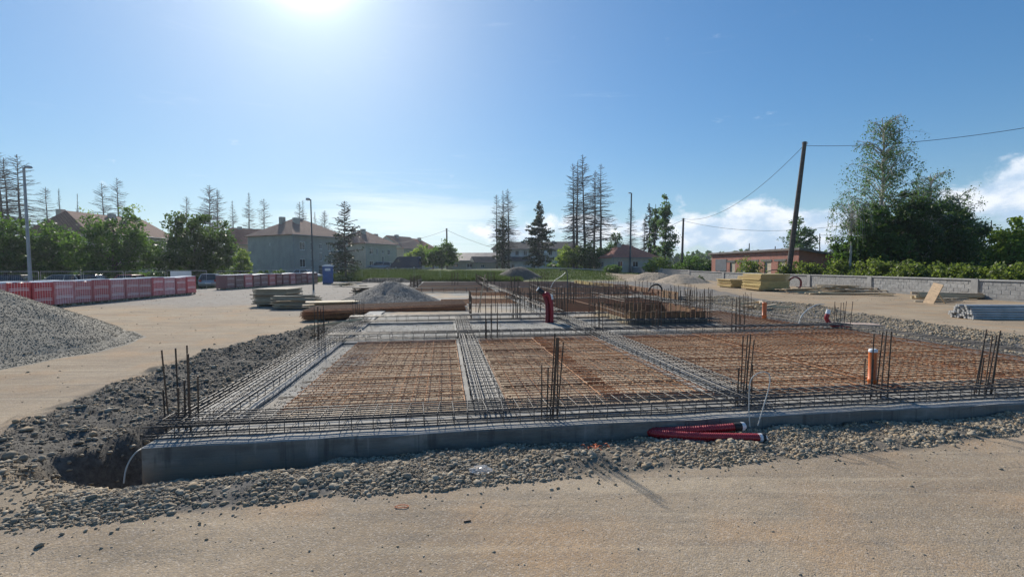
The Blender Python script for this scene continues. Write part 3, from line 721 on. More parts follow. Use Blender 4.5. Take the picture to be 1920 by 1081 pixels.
mat_panel('rusty reinforcement mesh in the middle of the wide right front cell', 8.72, 11.0, .72, 5.74, z=ZM + .018, skew=.004)
mat_panel('rusty reinforcement mesh at the right end of the wide right front cell', 10.8, 12.84, .70, 5.80, z=ZM + .034)
mat_panel('orange rusty mesh just behind the wide right cell, beside the short orange pipe', 10.6, 12.84, 6.45, 11.2, .15, .15, .007, joined=True)
mat_panel('orange rusty mesh left of the timber shaft box', 6.7, 8.9, 11.6, 18.3, .15, .15, .009, joined=True)
mat_panel('orange rusty mesh directly behind the timber shaft box', 9.0, 12.8, 11.8, 18.3, .15, .15, .009, joined=True)
FARM = 'far reinforcement mesh at the back of the foundation'
for i, (a0, a1, b0, b1, lab) in enumerate((
        (.7, 6.1, 26.2, 34.8, 'rusty brown mesh behind the pointed gravel heap, nearer half'), (.7, 6.1, 35.2, 43.8, 'rusty brown mesh behind the pointed gravel heap, far half'),
        (6.7, 11, 19.2, 30, 'rusty brown mesh beyond the red pipes, nearer half'), (6.7, 11, 30.2, 43.8, 'rusty brown mesh beyond the red pipes, far half'),
        (11.2, 15.7, 20.6, 31, 'rusty brown mesh along the yellow edge boards, nearer half'), (11.2, 15.7, 31.2, 43.8, 'rusty brown mesh along the yellow edge boards, far half'))):
    mat_panel(lab, a0, a1, b0, b1, .14, .16, .018, 'rust_dark' if i % 2 else 'rust', True, ZM + .03, group=FARM)
# mesh sheets propped to the left of the beam at mid distance
for i, (a0, a1, b0, b1, lab) in enumerate(((2.6, 5.9, 15.2, 17.6, 'ribbed rusty mesh lying behind the right foot of the gravel heap'), (4.2, 7.0, 19.5, 22.5, 'striped rusty mesh hung over the beam left of the red pipes'))):
    mat_panel(lab, a0, a1, b0, b1, .11, .4, .016, 'rust', True, ZM + .05 + .06 * i, group='loose rusty mesh sheets')

# ------------------------------------------------------------------ cages of bars and stirrups on the beams
_stir = {}
def stirrup_mesh(w, h, r, mat):
    k = (w, h, mat)
    if k not in _stir:
        m = MB(); c = .012; p = [(-w / 2 + c, 0), (w / 2 - c, 0), (w / 2, c), (w / 2, h - c), (w / 2 - c, h), (-w / 2 + c, h), (-w / 2, h - c), (-w / 2, c), (-w / 2 + c, 0)]
        m.tube([(0, y, z) for y, z in p], r, 4); _stir[k] = m.mesh('stirrup', M[mat])
    return _stir[k]
def cage(label, p, q, w, h, top, low, step, z=ZTOP + .02, mat='steel_bar', r=.0075, rs=.0045, sag=.004, ext=.1, piece=6.5, extra=0):
    """cage along p->q given in foundation axes"""
    P_, Q_ = Wp(*p, z), Wp(*q, z); d = Q_ - P_; L = d.length
    t = thing('rebar_cage', label, 'rebar cage', P_, math.atan2(d.y, d.x), 'reinforcement cages on the beams'); J = random.gauss
    def run(y, zz):
        x = -ext
        while x < L + ext - .3:
            x1 = min(x + piece, L + ext); bar(t, (x, y + J(0, .004), zz + J(0, sag)), (x1 + J(0, .05), y + J(0, .006), zz + J(0, sag)), r, mat); x = x1 - .35 if x1 < L + ext else x1
    for i in range(top): run(-w / 2 + r + (w - 2 * r) * i / max(1, top - 1), h - r - .004)
    for i in range(low): run(-w / 2 + r + (w - 2 * r) * i / max(1, low - 1), r + .006)
    for i in range(extra): run(random.uniform(-w / 2, w / 2), random.uniform(.03, h * .8))
    n = int(L / step)
    me = stirrup_mesh(w, h, rs, mat)
    for i in range(n + 1):
        o = link('stirrup', me, t, (L * i / n + J(0, .012), J(0, .003), 0)); o.rotation_euler = (J(0, .01), J(0, .03), J(0, .035))
    return t
cage('long reinforcement cage along the front edge of the foundation', (.05, .33), (13.3, .33), .42, .135, 7, 4, .165, extra=2)
cage('reinforcement cage along the left beam beside the stony cut', (.28, .62), (.28, 10.4), .47, .14, 8, 4, .24)
cage('reinforcement cage on the beam between the two left front cells', (3.26, .6), (3.26, 9.5), .36, .13, 7, 4, .2, r=.009)
cage('reinforcement cage on the beam between the second and the wide right cell', (6.40, .6), (6.40, 9.6), .38, .13, 7, 4, .22, r=.009)
cage('reinforcement cage along the right edge of the foundation', (13.12, .6), (13.12, 19.5), .42, .14, 6, 4, .3)
cage('reinforcement cage crossing behind the three front cells', (.3, 6.11), (13.1, 6.11), .42, .15, 6, 4, .25)
cage('reinforcement cage on the second cross beam, in front of the red pipes', (.1, 9.62), (7.9, 9.62), .38, .18, 7, 4, .3, r=.011)
cage('reinforcement cage running back from the red pipes', (6.40, 10), (6.40, 40), .36, .22, 4, 2, .9, r=.012, rs=.009)
cage('reinforcement cage along the back part of the left beam', (.3, 24.5), (.3, 43.5), .4, .3, 4, 2, .8, r=.012, rs=.010)
cage('reinforcement cage crossing in front of the timber shaft box', (7.2, 7.9), (10.6, 7.9), .4, .14, 6, 4, .3)
cage('reinforcement cage on the far cross beam behind the gravel heap', (.6, 25.7), (15.5, 25.7), .5, .3, 4, 2, .7, r=.012, rs=.010)
cage('reinforcement cage behind the shaft box', (6.7, 18.6), (13, 18.6), .4, .28, 4, 2, .5, r=.011, rs=.008)
def loose(label, pts, r=.010):
    P = [Vector(p) for p in pts]; t = MB().tube([p - P[0] for p in P], r, 6).build('loose_bar', M['steel_bar'], None, P[0]); tag(t, label, 'loose bar', 'loose bars on the fill')
loose('loose steel bar lying aslant inside the left beam behind the first cross beam', [G(642, 638, .40), G(672, 611, .40)])
loose('loose steel bar with bent end on the pale fill behind the first cross beam', [G(660, 620, .37), G(676, 632, .37), G(716, 628, .37)])
loose('short loose steel bar pointing to the corner starter bars', [G(677, 617, .37), G(688, 634, .37)])
# snake-like spacers under the mesh
def spacer(label, a0, a1, b):
    t = thing('mesh_spacer', label, 'mesh spacer', Wp(a0, b, ZTOP - .035), ROT, 'wavy wire spacers under the mesh'); L = a1 - a0; n = int(L / .05)
    m = MB(); m.tube([(L * i / n, .022 * (1 if i % 2 else -1), .012 + .018 * ((i // 2) % 2)) for i in range(n + 1)], .005, 4); m.build('wave_wire', M['starter'], t)
    for s in (-1, 1): bar(t, (0, .02 * s, .034), (L, .02 * s + random.gauss(0, .01), .034), .004, 'starter')
for i, b in enumerate((1.55, 2.35, 3.25, 4.35, 5.45)):
    w = ('first', 'second', 'third', 'fourth', 'fifth')[i]
    spacer(w + ' wavy spacer from the front in the left corner cell', .68 + .05 * i, 3.0, b)
    spacer(w + ' wavy spacer from the front in the second front cell', 3.55, 6.1, b + .1)
    spacer(w + ' wavy spacer from the front in the wide right cell', 6.7, 12.8, b - .15)

# ------------------------------------------------------------------ starter bars of the columns
def starters(label, a, b, rows, mat='starter', z=ZTOP - .02, r=.0075, ties=()):
    """rows: (da, db, height, lean along a, lean along b)"""
    t = thing('starter_bars', label, 'starter bars', Wp(a, b, z), ROT, 'starter bars of the columns')
    for da, db, h, la, lb in rows: bar(t, (da, db, -.05), (da + la, db + lb, h), r, mat, n=6)
    for zt in ties:
        xs = [q[0] for q in rows]; ys = [q[1] for q in rows]; x0, x1, y0, y1 = min(xs) - .01, max(xs) + .01, min(ys) - .01, max(ys) + .01
        m = MB(); m.tube([(x0, y0, zt), (x1, y0, zt), (x1, y1, zt), (x0, y1, zt), (x0, y0, zt)], .0045, 4); m.build('tie', M[mat], t)
    return t
def ring(w, d, h, hs, lean=.02, nx=2):
    J = random.gauss; R = []
    for i in range(nx + 1):
        for y in (0, d):
            R.append((w * i / nx, y, h + J(0, .03), J(0, lean), J(0, lean)))
            if random.random() < hs: R.append((w * i / nx + .025, y + .012, h * .55 + J(0, .04), J(0, lean * .5), 0))
    return R
starters('starter bars standing at the near left corner of the foundation', -.02, .40, [
    (.00, .10, .83, -.05, 0), (.02, 0, .45, -.015, 0), (.07, .14, .84, -.012, 0), (.12, .03, .46, .01, 0), (.15, .17, .86, -.01, .02), (.17, .06, .52, 0, 0), (.235, .02, .80, .0, 0), (.26, .12, .55, .01, 0)], ties=(.06,), r=.0085)
starters('starter bars in a tight bunch at the front edge near the middle', 3.80, .18, [
    (.0, .05, .62, 0, 0), (.045, .0, .60, .015, 0), (.09, .06, .95, .06, .01), (.11, .0, .92, .055, 0), (.125, .1, .90, .05, 0), (.16, .02, .86, .07, 0), (.18, .1, .89, .02, .02)])
starters('starter bars above the white looped hose at the front edge', 6.24, .42, [
    (0, 0, .46, .0, 0), (.03, .08, .45, .035, 0), (.06, 0, .86, .05, 0), (.1, .1, .83, .02, 0), (.12, 0, .80, .075, 0), (.16, .1, .85, .06, 0), (.19, .02, .50, .005, 0), (.18, .1, .52, .02, .02)])
starters('starter bars around the tall orange pipe at the front edge', 8.03, .40, [
    (0, .0, .84, .02, 0), (.03, .12, .50, 0, 0), (.16, .02, .87, .06, 0), (.18, .1, .84, .07, 0), (.2, .05, .80, .04, 0), (.26, .02, .86, .03, 0), (.12, .1, .5, .01, 0)])
starters('starter bars leaning right, nearest to the right edge of the picture', 9.52, .32, [
    (0, 0, .52, .06, 0), (.06, .1, .86, .16, 0), (.1, 0, .80, .14, 0), (.12, .12, .58, .09, 0), (.2, .02, .80, .11, 0), (.22, .1, .78, .12, .02), (.25, .04, .85, .10, 0)])
starters('starter bars on the left beam where the cross beam meets it', .12, 5.35, ring(.16, .2, .85, .3), ties=(.05, .3))
starters('starter bars standing by the plank at the end of the mesh stack', .0, 10.2, ring(.24, .2, .68, .2), ties=(.2,))
starters('starter bars on the cross beam right of the second cell mesh', 3.70, 5.95, ring(.28, .2, .78, .5))
starters('starter bars where the third beam meets the cross beam', 6.36, 6.15, ring(.2, .22, .78, .3))
starters('starter bars at the near corner of the timber shaft box', 8.40, 7.15, ring(.16, .18, .85, .2))
starters('starter bars behind the wide right cell, right of the shaft box', 10.22, 6.35, ring(.22, .2, .86, .5))
starters('starter bars beside the pinkish plank on the right edge', 13.55 - .3, 6.35, ring(.3, .2, .72, .3, .05))
starters('starter bars behind the short orange pipe on the right edge', 12.5, 9.3, ring(.3, .25, .78, .1))
starters('slim starter bars on the right beam, left of the short orange pipe', 12.9, 13.5, ring(.25, .3, .95, .1))
starters('starter bars left of the red pipes on the second cross beam', 4.95, 10.0, ring(.22, .22, .9, .4), r=.011)
starters('starter bars right of the red pipes', 6.45, 9.9, ring(.25, .25, 1.0, .3), r=.013)
starters('starter bars on the beam behind the red pipes', 6.2, 13.6, ring(.3, .3, 1.15, .3), r=.013)
starters('starter bars on the beam further behind the red pipes', 6.2, 19.0, ring(.35, .35, 1.2, .3), r=.015)
starters('pair of starter bars left of the shaft box in the middle distance', 8.2, 15.0, ring(.25, .3, .95, .2), r=.013)
starters('far starter bars at the back left corner of the foundation', .3, 30.0, ring(.5, .5, 1.05, .2), r=.018)
starters('far starter bars in the middle of the back cells', 3.4, 35.0, ring(.5, .5, 1.2, .2), r=.018)
starters('far starter bars on the back part of the inner beam', 6.3, 33.0, ring(.5, .5, 1.2, .3), r=.018)
starters('far starter bars left of the yellow edge boards', 11.0, 34.0, ring(.5, .5, 1.2, .2), r=.018)

def bar_fence(label, pts, n, h, rails, r=.010, z=ZTOP - .02, mat='starter', jit=.06):
    """a row of upright bars along a line through pts (foundation axes) tied by level bars"""
    t = thing('wall_starter_bars', label, 'starter bars', Wp(*pts[0], z), ROT, 'starter bars of the walls'); o0 = pts[0]
    seg = [math.dist(p, q) for p, q in zip(pts[:-1], pts[1:])]; T = sum(seg)
    def pos(s):
        for (p, q), l in zip(zip(pts[:-1], pts[1:]), seg):
            if s <= l: return (p[0] + (q[0] - p[0]) * s / l - o0[0], p[1] + (q[1] - p[1]) * s / l - o0[1])
            s -= l
        return (pts[-1][0] - o0[0], pts[-1][1] - o0[1])
    for i in range(n):
        x, y = pos(T * (i + random.uniform(-.25, .25)) / (n - 1) if 0 < i < n - 1 else T * i / (n - 1)); hh = h * random.uniform(.86, 1.06)
        bar(t, (x, y, 0), (x + random.gauss(0, .02), y + random.gauss(0, .02), hh), r, mat)
    for zz in rails:
        for p, q in zip(pts[:-1], pts[1:]):
            bar(t, (p[0] - o0[0] - .05, p[1] - o0[1], zz), (q[0] - o0[0] + .05, q[1] - o0[1], zz + random.gauss(0, .02)), r * .9, mat, 'tie_bar')
    return t
bar_fence('row of upright bars on the near right sides of the timber shaft box', [(8.02, 8.1), (10.62, 8.0), (10.75, 11.2)], 38, 1.0, (.35, .62, .70), .0095)
bar_fence('row of upright bars on the left side of the timber shaft box', [(8.0, 8.2), (8.0, 11.6)], 15, 1.0, (.3, .66, .72), .0095)
bar_fence('row of upright bars on the back side of the timber shaft box', [(8.0, 11.7), (10.75, 11.6)], 20, 1.1, (.3, .7), .0095)
bar_fence('row of upright bars left of the red pipes', [(3.62, 10.1), (3.66, 12.4), (5.9, 12.2)], 26, .78, (.25, .5))
bar_fence('row of upright bars along the inner beam behind the red pipes', [(5.9, 10.4), (5.9, 22)], 24, .8, (.4,))
bar_fence('row of upright bars right behind the red pipes', [(6.9, 12.2), (6.9, 18), (8.6, 18)], 24, .95, (.3, .6, .8))
bar_fence('dense far row of upright bars in front of the orange edge boards', [(9.4, 19.5), (12.6, 19.4)], 34, 1.0, (.35, .7), .011)
bar_fence('far row of upright bars at the back of the inner beam', [(5.6, 26), (5.9, 42)], 34, 1.0, (.4, .8), .014)
bar_fence('far row of upright bars at the left end of the back cells', [(.5, 27), (.5, 42)], 22, .9, (.5,), .014)
# shaft box: timber formwork, every board a part
def shaft():
    t = thing('shaft_formwork', 'orange brown timber formwork box inside the dense ring of bars', 'formwork', Wp(8.15, 8.25, ZTOP - .03), ROT)
    me = MB().box((0, 0, .19), (.14, .03, .38)).mesh('board', M['form_orange'])
    def side(p, q):
        d = Vector(q) - Vector(p); n = int(d.length / .15)
        for i in range(n):
            c = Vector(p) + d * ((i + .5) / n); o = link('board', me, t, (c.x, c.y, random.gauss(0, .015))); o.rotation_euler = (0, 0, math.atan2(d.y, d.x)); o.scale = (1, 1, random.uniform(.93, 1.07))
    side((0, 0, 0), (2.3, -.08, 0)); side((2.3, -.08, 0), (2.42, 2.95, 0)); side((2.42, 2.95, 0), (0, 3.1, 0)); side((0, 3.1, 0), (0, 0, 0))
    MB().span((-.06, -.10, -.1), (2.36, -.04, .12)).build('kicker_board', M['timber_grey'], t)
    MB().span((-.09, .0, -.1), (-.03, 3.0, .14)).build('kicker_board', M['timber'], t)
shaft()
# yellow and orange edge boards along the far right side
def edge_boards():
    L_ = [((1077, 528), (1112, 533), 'form_yellow'), ((1113, 533), (1150, 537), 'form_yellow'), ((1151, 538), (1178, 541), 'form_orange'), ((1179, 541), (1208, 546), 'form_orange'), ((1209, 546), (1240, 552), 'form_orange'), ((1241, 552), (1272, 558), 'form_orange')]
    labs = ['farthest yellow edge board of the far right side', 'second yellow edge board, nearer to the shaft bars', 'pale orange edge board in the middle of the row', 'orange edge board fourth from the far end', 'orange edge board fifth from the far end', 'nearest orange edge board of the row']
    for (p, q, mt), lab in zip(L_, labs):
        P_, Q_ = G(p[0], p[1] + 5, ZTOP - .05), G(q[0], q[1] + 5, ZTOP - .05); d = Q_ - P_
        t = thing('edge_board', lab, 'edge board', P_, math.atan2(d.y, d.x), 'edge boards of the far right side'); L = d.length
        MB().span((.02, -.02, 0), (L - .02, .02, .42)).build('board', M[mt], t)
        for k in (0.15, .5, .85): MB().span((L * k - .04, -.06, -.05), (L * k + .04, -.02, .38)).build('stiffener', M['form_orange'], t)
edge_boards()

# ------------------------------------------------------------------ conduits, pipes and hoses
def smooth_path(pts, n=12):
    """Catmull-Rom through pts"""
    P = [Vector(p) for p in pts]; P = [P[0] * 2 - P[1]] + P + [P[-1] * 2 - P[-2]]; R = []
    for i in range(1, len(P) - 2):
        for k in range(n):
            t = k / n; a, b, c, d = P[i - 1], P[i], P[i + 1], P[i + 2]
            R.append(.5 * ((2 * b) + (c - a) * t + (2 * a - 5 * b + 4 * c - d) * t * t + (3 * b - a - 3 * c + d) * t ** 3))
    R.append(P[-2]); return R
def corrugated(m, pts, r, pitch=.02, amp=.09, n=12):
    path = smooth_path(pts, 10); L = [0]
    for p, q in zip(path[:-1], path[1:]): L.append(L[-1] + (q - p).length)
    k = int(L[-1] / pitch * 4); out = []; rs = []; j = 0
    for i in range(k + 1):
        s = L[-1] * i / k
        while j < len(L) - 2 and L[j + 1] < s: j += 1
        t = (s - L[j]) / max(1e-9, L[j + 1] - L[j]); out.append(path[j].lerp(path[j + 1], t)); rs.append(r * (1 + amp * (-.5, .5, .5, -.5)[i % 4]))
    m.tube(out, rs, n); return out
def front_pipes():
    b0 = Vector(at(1219, 809, 4.90))
    t = thing('corrugated_pipes', 'three red corrugated conduits lying together in front of the concrete face', 'pipes', b0); R = lambda p: Vector(p) - b0
    m = MB(); corrugated(m, [R(at(1210, 803, 5.0)), R(at(1228, 807, 4.90)), R(at(1290, 806, 4.86)), R(at(1340, 803, 4.85)), R(at(1378, 800, 4.86))], .040, .026, .16); m.build('upper_conduit', M['red_pipe'], t)
    m = MB(); e = corrugated(m, [R(at(1212, 808, 4.98)), R(at(1232, 812, 4.84)), R(at(1300, 817, 4.76)), R(at(1370, 819, 4.72)), R(at(1424, 820, 4.70))], .042, .02, .10); m.build('lower_conduit', M['red_pipe'], t)
    m = MB(); corrugated(m, [R(at(1216, 812, 4.93)), R(at(1250, 822, 4.80)), R(at(1320, 825, 4.74)), R(at(1410, 827, 4.80))], .030, .016, .05); m.build('third_conduit', M['red_pipe_old'], t)
    m = MB(); m.tube([R(at(1376, 800, 4.86)), R(at(1390, 799, 4.86))], .046, 12); m.build('tape_wrap', M['black_rubber'], t)
    m = MB(); m.tube([R(at(1389, 799, 4.86)), R(at(1394, 799, 4.86)), R(at(1398, 801, 4.86))], [.048, .046, .02], 10); m.build('end_film', M['white_film'], t)
    m = MB(); m.tube([R(at(1422, 820, 4.70)), R(at(1432, 820, 4.70)), R(at(1436, 821, 4.70))], [.044, .046, .03], 10); m.build('end_film', M['white_film'], t)
    m = MB(); m.tube([R(at(1428, 820, 4.70)), R(at(1433, 820, 4.70))], .049, 12); m.build('tape_wrap', M['black_rubber'], t)
front_pipes()
def standing_pipes():
    Y = 14.0; b0 = Vector(at(1028, 604, Y)); t = thing('standing_pipes', 'bundle of dark red conduits rising from the beam and bent to the left', 'pipes', b0); R = lambda p: Vector(p) - b0
    for i, (dx, dy, nm) in enumerate(((0, 0, 'left_conduit'), (5, .10, 'middle_conduit'), (8, -.02, 'right_conduit'))):
        m = MB(); corrugated(m, [R(at(1026 + dx, 604, Y + dy)), R(at(1026.5 + dx, 585, Y + dy)), R(at(1025 + dx, 566, Y + dy)), R(at(1019 + dx, 551, Y + dy)), R(at(1013 + dx * .6, 544 + i * 5, Y + dy))], .062, .035, .08, 10); m.build(nm, M['red_pipe' if i else 'red_pipe_old'], t)
    m = MB(); m.tube([R(at(1018, 549, Y - .05)), R(at(1009, 542, Y - .05))], .075, 10); m.build('end_wrap', M['black_rubber'], t)
    m = MB(); m.tube([R(at(1009.5, 542.4, Y - .05)), R(at(1007.5, 541, Y - .05))], .068, 10); m.build('end_film', M['white_film'], t)
    m = MB(); m.tube([R(at(1034, 552, Y - .08)), R(at(1036, 561, Y - .08))], .03, 8); m.build('paper_label', M['white_film'], t)
standing_pipes()
def pvc(label, px, py0, py1, Y, r, capmat='white_film'):
    p, q = Vector(at(px, py0, Y)), Vector(at(px + (py0 - py1) * .03, py1, Y)); t = thing('drain_pipe', label, 'pipe', p, 0, 'orange drain pipes'); d = q - p
    m = MB(); m.tube([(0, 0, 0), d * .16, d * .17, d * .24, d * .25, d], [r, r, r * 1.14, r * 1.14, r, r], 14); m.build('tube', M['orange_pvc'], t)
    m = MB(); m.tube([d * .965, d * 1.03, d * 1.05], [r * 1.06, r * 1.05, r * .7], 12); m.build('taped_cap', M[capmat], t)
pvc('tall orange drain pipe with taped top at the front edge', 1635, 726, 657, 5.95, .048)
pvc('short orange drain pipe upright on the right beam', 1433, 597, 568, 14.6, .065, 'orange_pvc')
def hose(name, label, pts, r, mat, cat='hose', n=8, tip=None):
    P = [Vector(p) for p in pts]; t = thing(name, label, cat, P[0]); m = MB(); m.tube(smooth_path([p - P[0] for p in P], 10), r, n); m.build('tube', M[mat], t)
    if tip: m = MB(); e = P[-1] - P[0]; m.tube([e, e + Vector(tip[0])], [tip[1], tip[1] * .8], 8); m.build('taped_end', M[tip[2]], t)
    return t
hose('looped_hose', 'thin white hose looping out of the front beam by the red conduits', [at(1406, 800, 5.0), at(1404, 760, 5.05), at(1407, 715, 5.1), at(1420, 700, 5.1), at(1434, 697, 5.1), at(1443, 704, 5.08), at(1442, 725, 5.05), at(1432, 760, 5.0), at(1421, 797, 4.95)], .006, 'white_hose')
hose('bent_hose', 'thin pale hose arching from the pit to the near concrete corner', [at(232, 905, 4.15), at(236, 880, 4.2), at(245, 860, 4.25), at(256, 847, 4.3), at(270, 838, 4.4)], .007, 'white_hose')
hose('bent_hose', 'white hose curving over the stone bank on the right', [at(1498, 606, 13.3), at(1503, 592, 13.6), at(1516, 579, 14.2), at(1532, 571, 15), at(1545, 570, 16.2)], .016, 'white_hose')
hose('bent_pipe', 'red conduit with white taped top lying by the pinkish plank', [at(1595, 610, 12.6), at(1572, 611, 12.5), at(1557, 607, 12.5), at(1550, 597, 12.5), at(1552, 588, 12.5)], .055, 'red_pipe', 'pipe', 10, ((.02, 0, .12), .06, 'white_film'))
hose('arched_cable', 'black cable arching out of the bars right of the shaft box', [at(1216, 547, 24), at(1219, 539, 24), at(1226, 534, 24), at(1234, 533.5, 24), at(1240, 539, 24), at(1241, 546, 24)], .045, 'black_rubber', 'cable')
hose('tall_rod', 'tall pale timber rod standing askew left of the red pipes', [at(897, 586, 15), at(903, 550, 15), at(910, 514, 15)], .02, 'timber', 'rod')
hose('bent_hose', 'thin white hose bending up behind the red pipes', [at(1032, 540, 25), at(1037, 530, 25), at(1044, 523, 25), at(1052, 518, 25), at(1060, 511, 25)], .02, 'white_hose')
hose('tall_bar', 'tall dark bar with a hook above the far bars right of the red pipes', [at(1064, 568, 19), at(1064, 530, 19), at(1063.5, 512, 19), at(1060, 505, 19), at(1050, 506, 19)], .022, 'dark_metal', 'bar')
def shreds():
    c = G(1118, 846, .17); t = thing('plastic_shreds', 'torn orange plastic mesh on the rubble in front of the concrete', 'plastic scrap', c); 
    for i in range(11):
        x, y = random.gauss(0, .055), random.gauss(0, .035); q = random.uniform(0, 6.3); z0 = float(terrain(c.x + x, c.y + y)) - c.z
        m = MB(); m.tube([(x, y, z0 + .02), (x + .04 * math.cos(q), y + .04 * math.sin(q), z0 + .035), (x + .08 * math.cos(q + .4), y + .08 * math.sin(q + .4), z0 + .015)], .005, 3); m.build('shred', M['orange_shred'], t)
    c = G(902, 889, .2); c.z = float(terrain(c.x, c.y)) + .01; bm = bmesh.new(); bmesh.ops.create_icosphere(bm, subdivisions=3, radius=.06)
    for v in bm.verts: v.co = Vector((v.co.x * 1.5, v.co.y, v.co.z * .45)) * (1 + .55 * (random.random() - .5)); v.co.z += .02
    me = bpy.data.meshes.new('plastic_bag'); bm.to_mesh(me); bm.free(); me.materials.append(M['clear_film']); o = link('plastic_bag', me, None, c); tag(o, 'crumpled clear plastic bag on the rubble at the road edge', 'plastic bag')
    c = G(752, 951, .2); z0 = float(terrain(c.x, c.y)); m = MB(); m.tube(smooth_path([(c.x - .05, c.y, z0 + .006), (c.x, c.y + .02, z0 + .012), (c.x + .05, c.y + .015, z0 + .006), (c.x + .035, c.y - .01, z0 + .006), (c.x - .04, c.y - .012, z0 + .006)], 5), .003, 5)
    o = m.build('wire_loop', M['orange_shred']); tag(o, 'small orange wire loop lying on the near road', 'wire')
    c = G(876, 977, .2); o = MB().box((c.x, c.y, float(terrain(c.x, c.y)) + .005), (.05, .012, .01), .3).build('wood_splinter', M['starter']); tag(o, 'dark wood splinter lying on the near road', 'splinter')
m_, nt_, b_ = new_mat('clear_film'); b_.inputs['Base Color'].default_value = (.8, .82, .84, 1); b_.inputs['Roughness'].default_value = .2; b_.inputs['Alpha'].default_value = .2
shreds()
# ================================================================== SITE MATERIAL
T = lambda x, y: float(terrain(np.array([x]), np.array([y]))[0])
def rusty_stack():
    p = Vector((-7.75, 17.0, .03)); q = Vector((-2.1, 17.9, .22)); d = q - p; L = 6.0
    t = thing('mesh_stack', 'long flat stack of rusty reinforcement mesh in front of the pointed gravel heap', 'mesh stack', p, math.atan2(d.y, d.x))
    m = MB()
    for i in range(16): x = L * i / 15; m.tube([(x, 0, 0), (x, 2.1, 0)], .010, 3, True, False)
    for j in range(22): y = 2.1 * j / 21; m.tube([(0, y, .014), (L, y, .014)], .010, 3, True, False)
    me = m.mesh('mesh_sheet', M['rust'])
    for k in range(15):
        o = link('mesh_sheet', me, t, (random.gauss(0, .05), random.gauss(0, .03), .02 + .024 * k)); o.rotation_euler = (0, -math.asin(d.z / d.length) * .8, random.gauss(0, .006))
    for k in (.5, 3.0, 5.5): MB().span((k - .06, -.05, -.12), (k + .06, 2.15, .005)).build('bearer', M['timber_grey'], t)
rusty_stack()
simple('plank_pink', (.50, .37, .29), .8, 0, .15, 3)
def plank(label, p, q, w, th, mat, name='plank', cat='plank', group=None):
    P_, Q_ = Vector(p), Vector(q); d = Q_ - P_; t = MB().span((0, -w / 2, 0), (d.length, w / 2, th)).build(name, M[mat])
    t.location = P_; t.rotation_euler = (0, -math.asin(d.z / d.length), math.atan2(d.y, d.x)); return tag(t, label, cat, group)
plank('long pale plank bridging the cut in front of the rusty mesh stack', G(583, 614, .16), G(668, 601, .52), .42, .05, 'timber')
plank('pinkish board lying on the right edge of the foundation', G(1560, 607, .40), G(1645, 610, .36), .42, .04, 'plank_pink', 'board', 'board')
def layered(name, label, cat, corner, size, rz, th, mat, gap=.004, off=.03, group=None):
    t = thing(name, label, cat, corner, rz, group); n = int(size[2] / th); me = MB().span((0, 0, 0), (size[0], size[1], th - gap)).mesh('panel', M[mat])
    for i in range(n): o = link('panel', me, t, (random.gauss(0, off), random.gauss(0, off), i * th)); o.rotation_euler = (0, 0, random.gauss(0, .008))
    for k in (.15, .85): MB().span((size[0] * k - .05, .0, -.12), (size[0] * k + .05, size[1], -.003)).build('bearer', M['timber_grey'], t)
    return t
layered('board_stack', 'neat stack of greyish shuttering boards left of the loose planks', 'board stack', (-13.0, 23.2, .12), (1.75, 1.6, .80), -.05, .066, 'timber_grey', .016, .06)
layered('formwork_stack', 'taller stack of yellow formwork panels by the wall', 'formwork panels', (20.3, 37.9, .12), (2.3, 3.4, 1.30), -.06, .10, 'form_yellow', .02, .05, 'yellow formwork stacks')
layered('formwork_stack', 'lower stack of yellow formwork panels left of the taller one', 'formwork panels', (20.6, 43.6, .12), (1.9, 3.2, .72), -.04, .10, 'form_yellow', .02, .05, 'yellow formwork stacks')
layered('formwork_stack', 'small stack of yellow formwork panels behind the lower stack', 'formwork panels', (22.7, 44.0, .12), (1.5, 3.0, 1.05), -.04, .10, 'form_yellow', .02, .05, 'yellow formwork stacks')
def pile(name, label, cat, c, n, L, W_, TH, spread, rz, jr, mat, h, group=None):
    """loose heap of boards, every board a part; lower ones wider spread"""
    c = Vector((c[0], c[1], T(c[0], c[1]))); t = thing(name, label, cat, c, rz, group)
    for i in range(n):
        l = random.uniform(*L); w = random.uniform(*W_); th = random.uniform(*TH); k = i / n
        x, y = random.gauss(0, spread[0] * (1 - .5 * k)), random.uniform(-spread[1], spread[1]) * (1 - .75 * k)
        o = MB().box((0, 0, 0), (l, w, th)).build('board', M[mat] if random.random() < .75 else M['timber'], t, (x, y, .02 + h * k + th / 2)); o.rotation_euler = (random.gauss(0, .05), random.gauss(0, .025), random.gauss(0, jr))
    return t
pile('plank_pile', 'stack of rough planks just right of the neat board stack', 'planks', (-10.3, 22.2), 26, (1.6, 2.3), (.15, .28), (.03, .05), (.12, .6), .12, .06, 'timber_grey', .62)
pile('plank_pile', 'slanting pile of long pale planks left of the gravel heap', 'planks', (-7.6, 21.3), 14, (2.6, 3.6), (.2, .42), (.025, .04), (.25, .55), .30, .05, 'timber', .42)
pile('plank_pile', 'low pile of light planks at the left foot of the gravel heap', 'planks', (-6.6, 20.3), 9, (1.6, 2.4), (.12, .25), (.025, .04), (.3, .5), .22, .12, 'timber_grey', .24)
pile('scrap_pile', 'dark scrap and timber behind the planks, left of the gravel heap', 'scrap', (-10.6, 33.5), 16, (.9, 1.9), (.12, .3), (.04, .1), (.5, .5), .1, .5, 'starter', .42)
pile('scrap_pile', 'small heap of boards at the foot of the slim street lamp', 'scrap', (-16.6, 47.0), 14, (.8, 1.9), (.1, .25), (.04, .09), (.9, .6), .1, .4, 'timber', .40)
pile('plank_pile', 'low pile of planks just right of the red hose coil', 'planks', (21.8, 35.0), 14, (2.0, 3.0), (.15, .3), (.03, .05), (.35, .7), .05, .12, 'timber', .36)
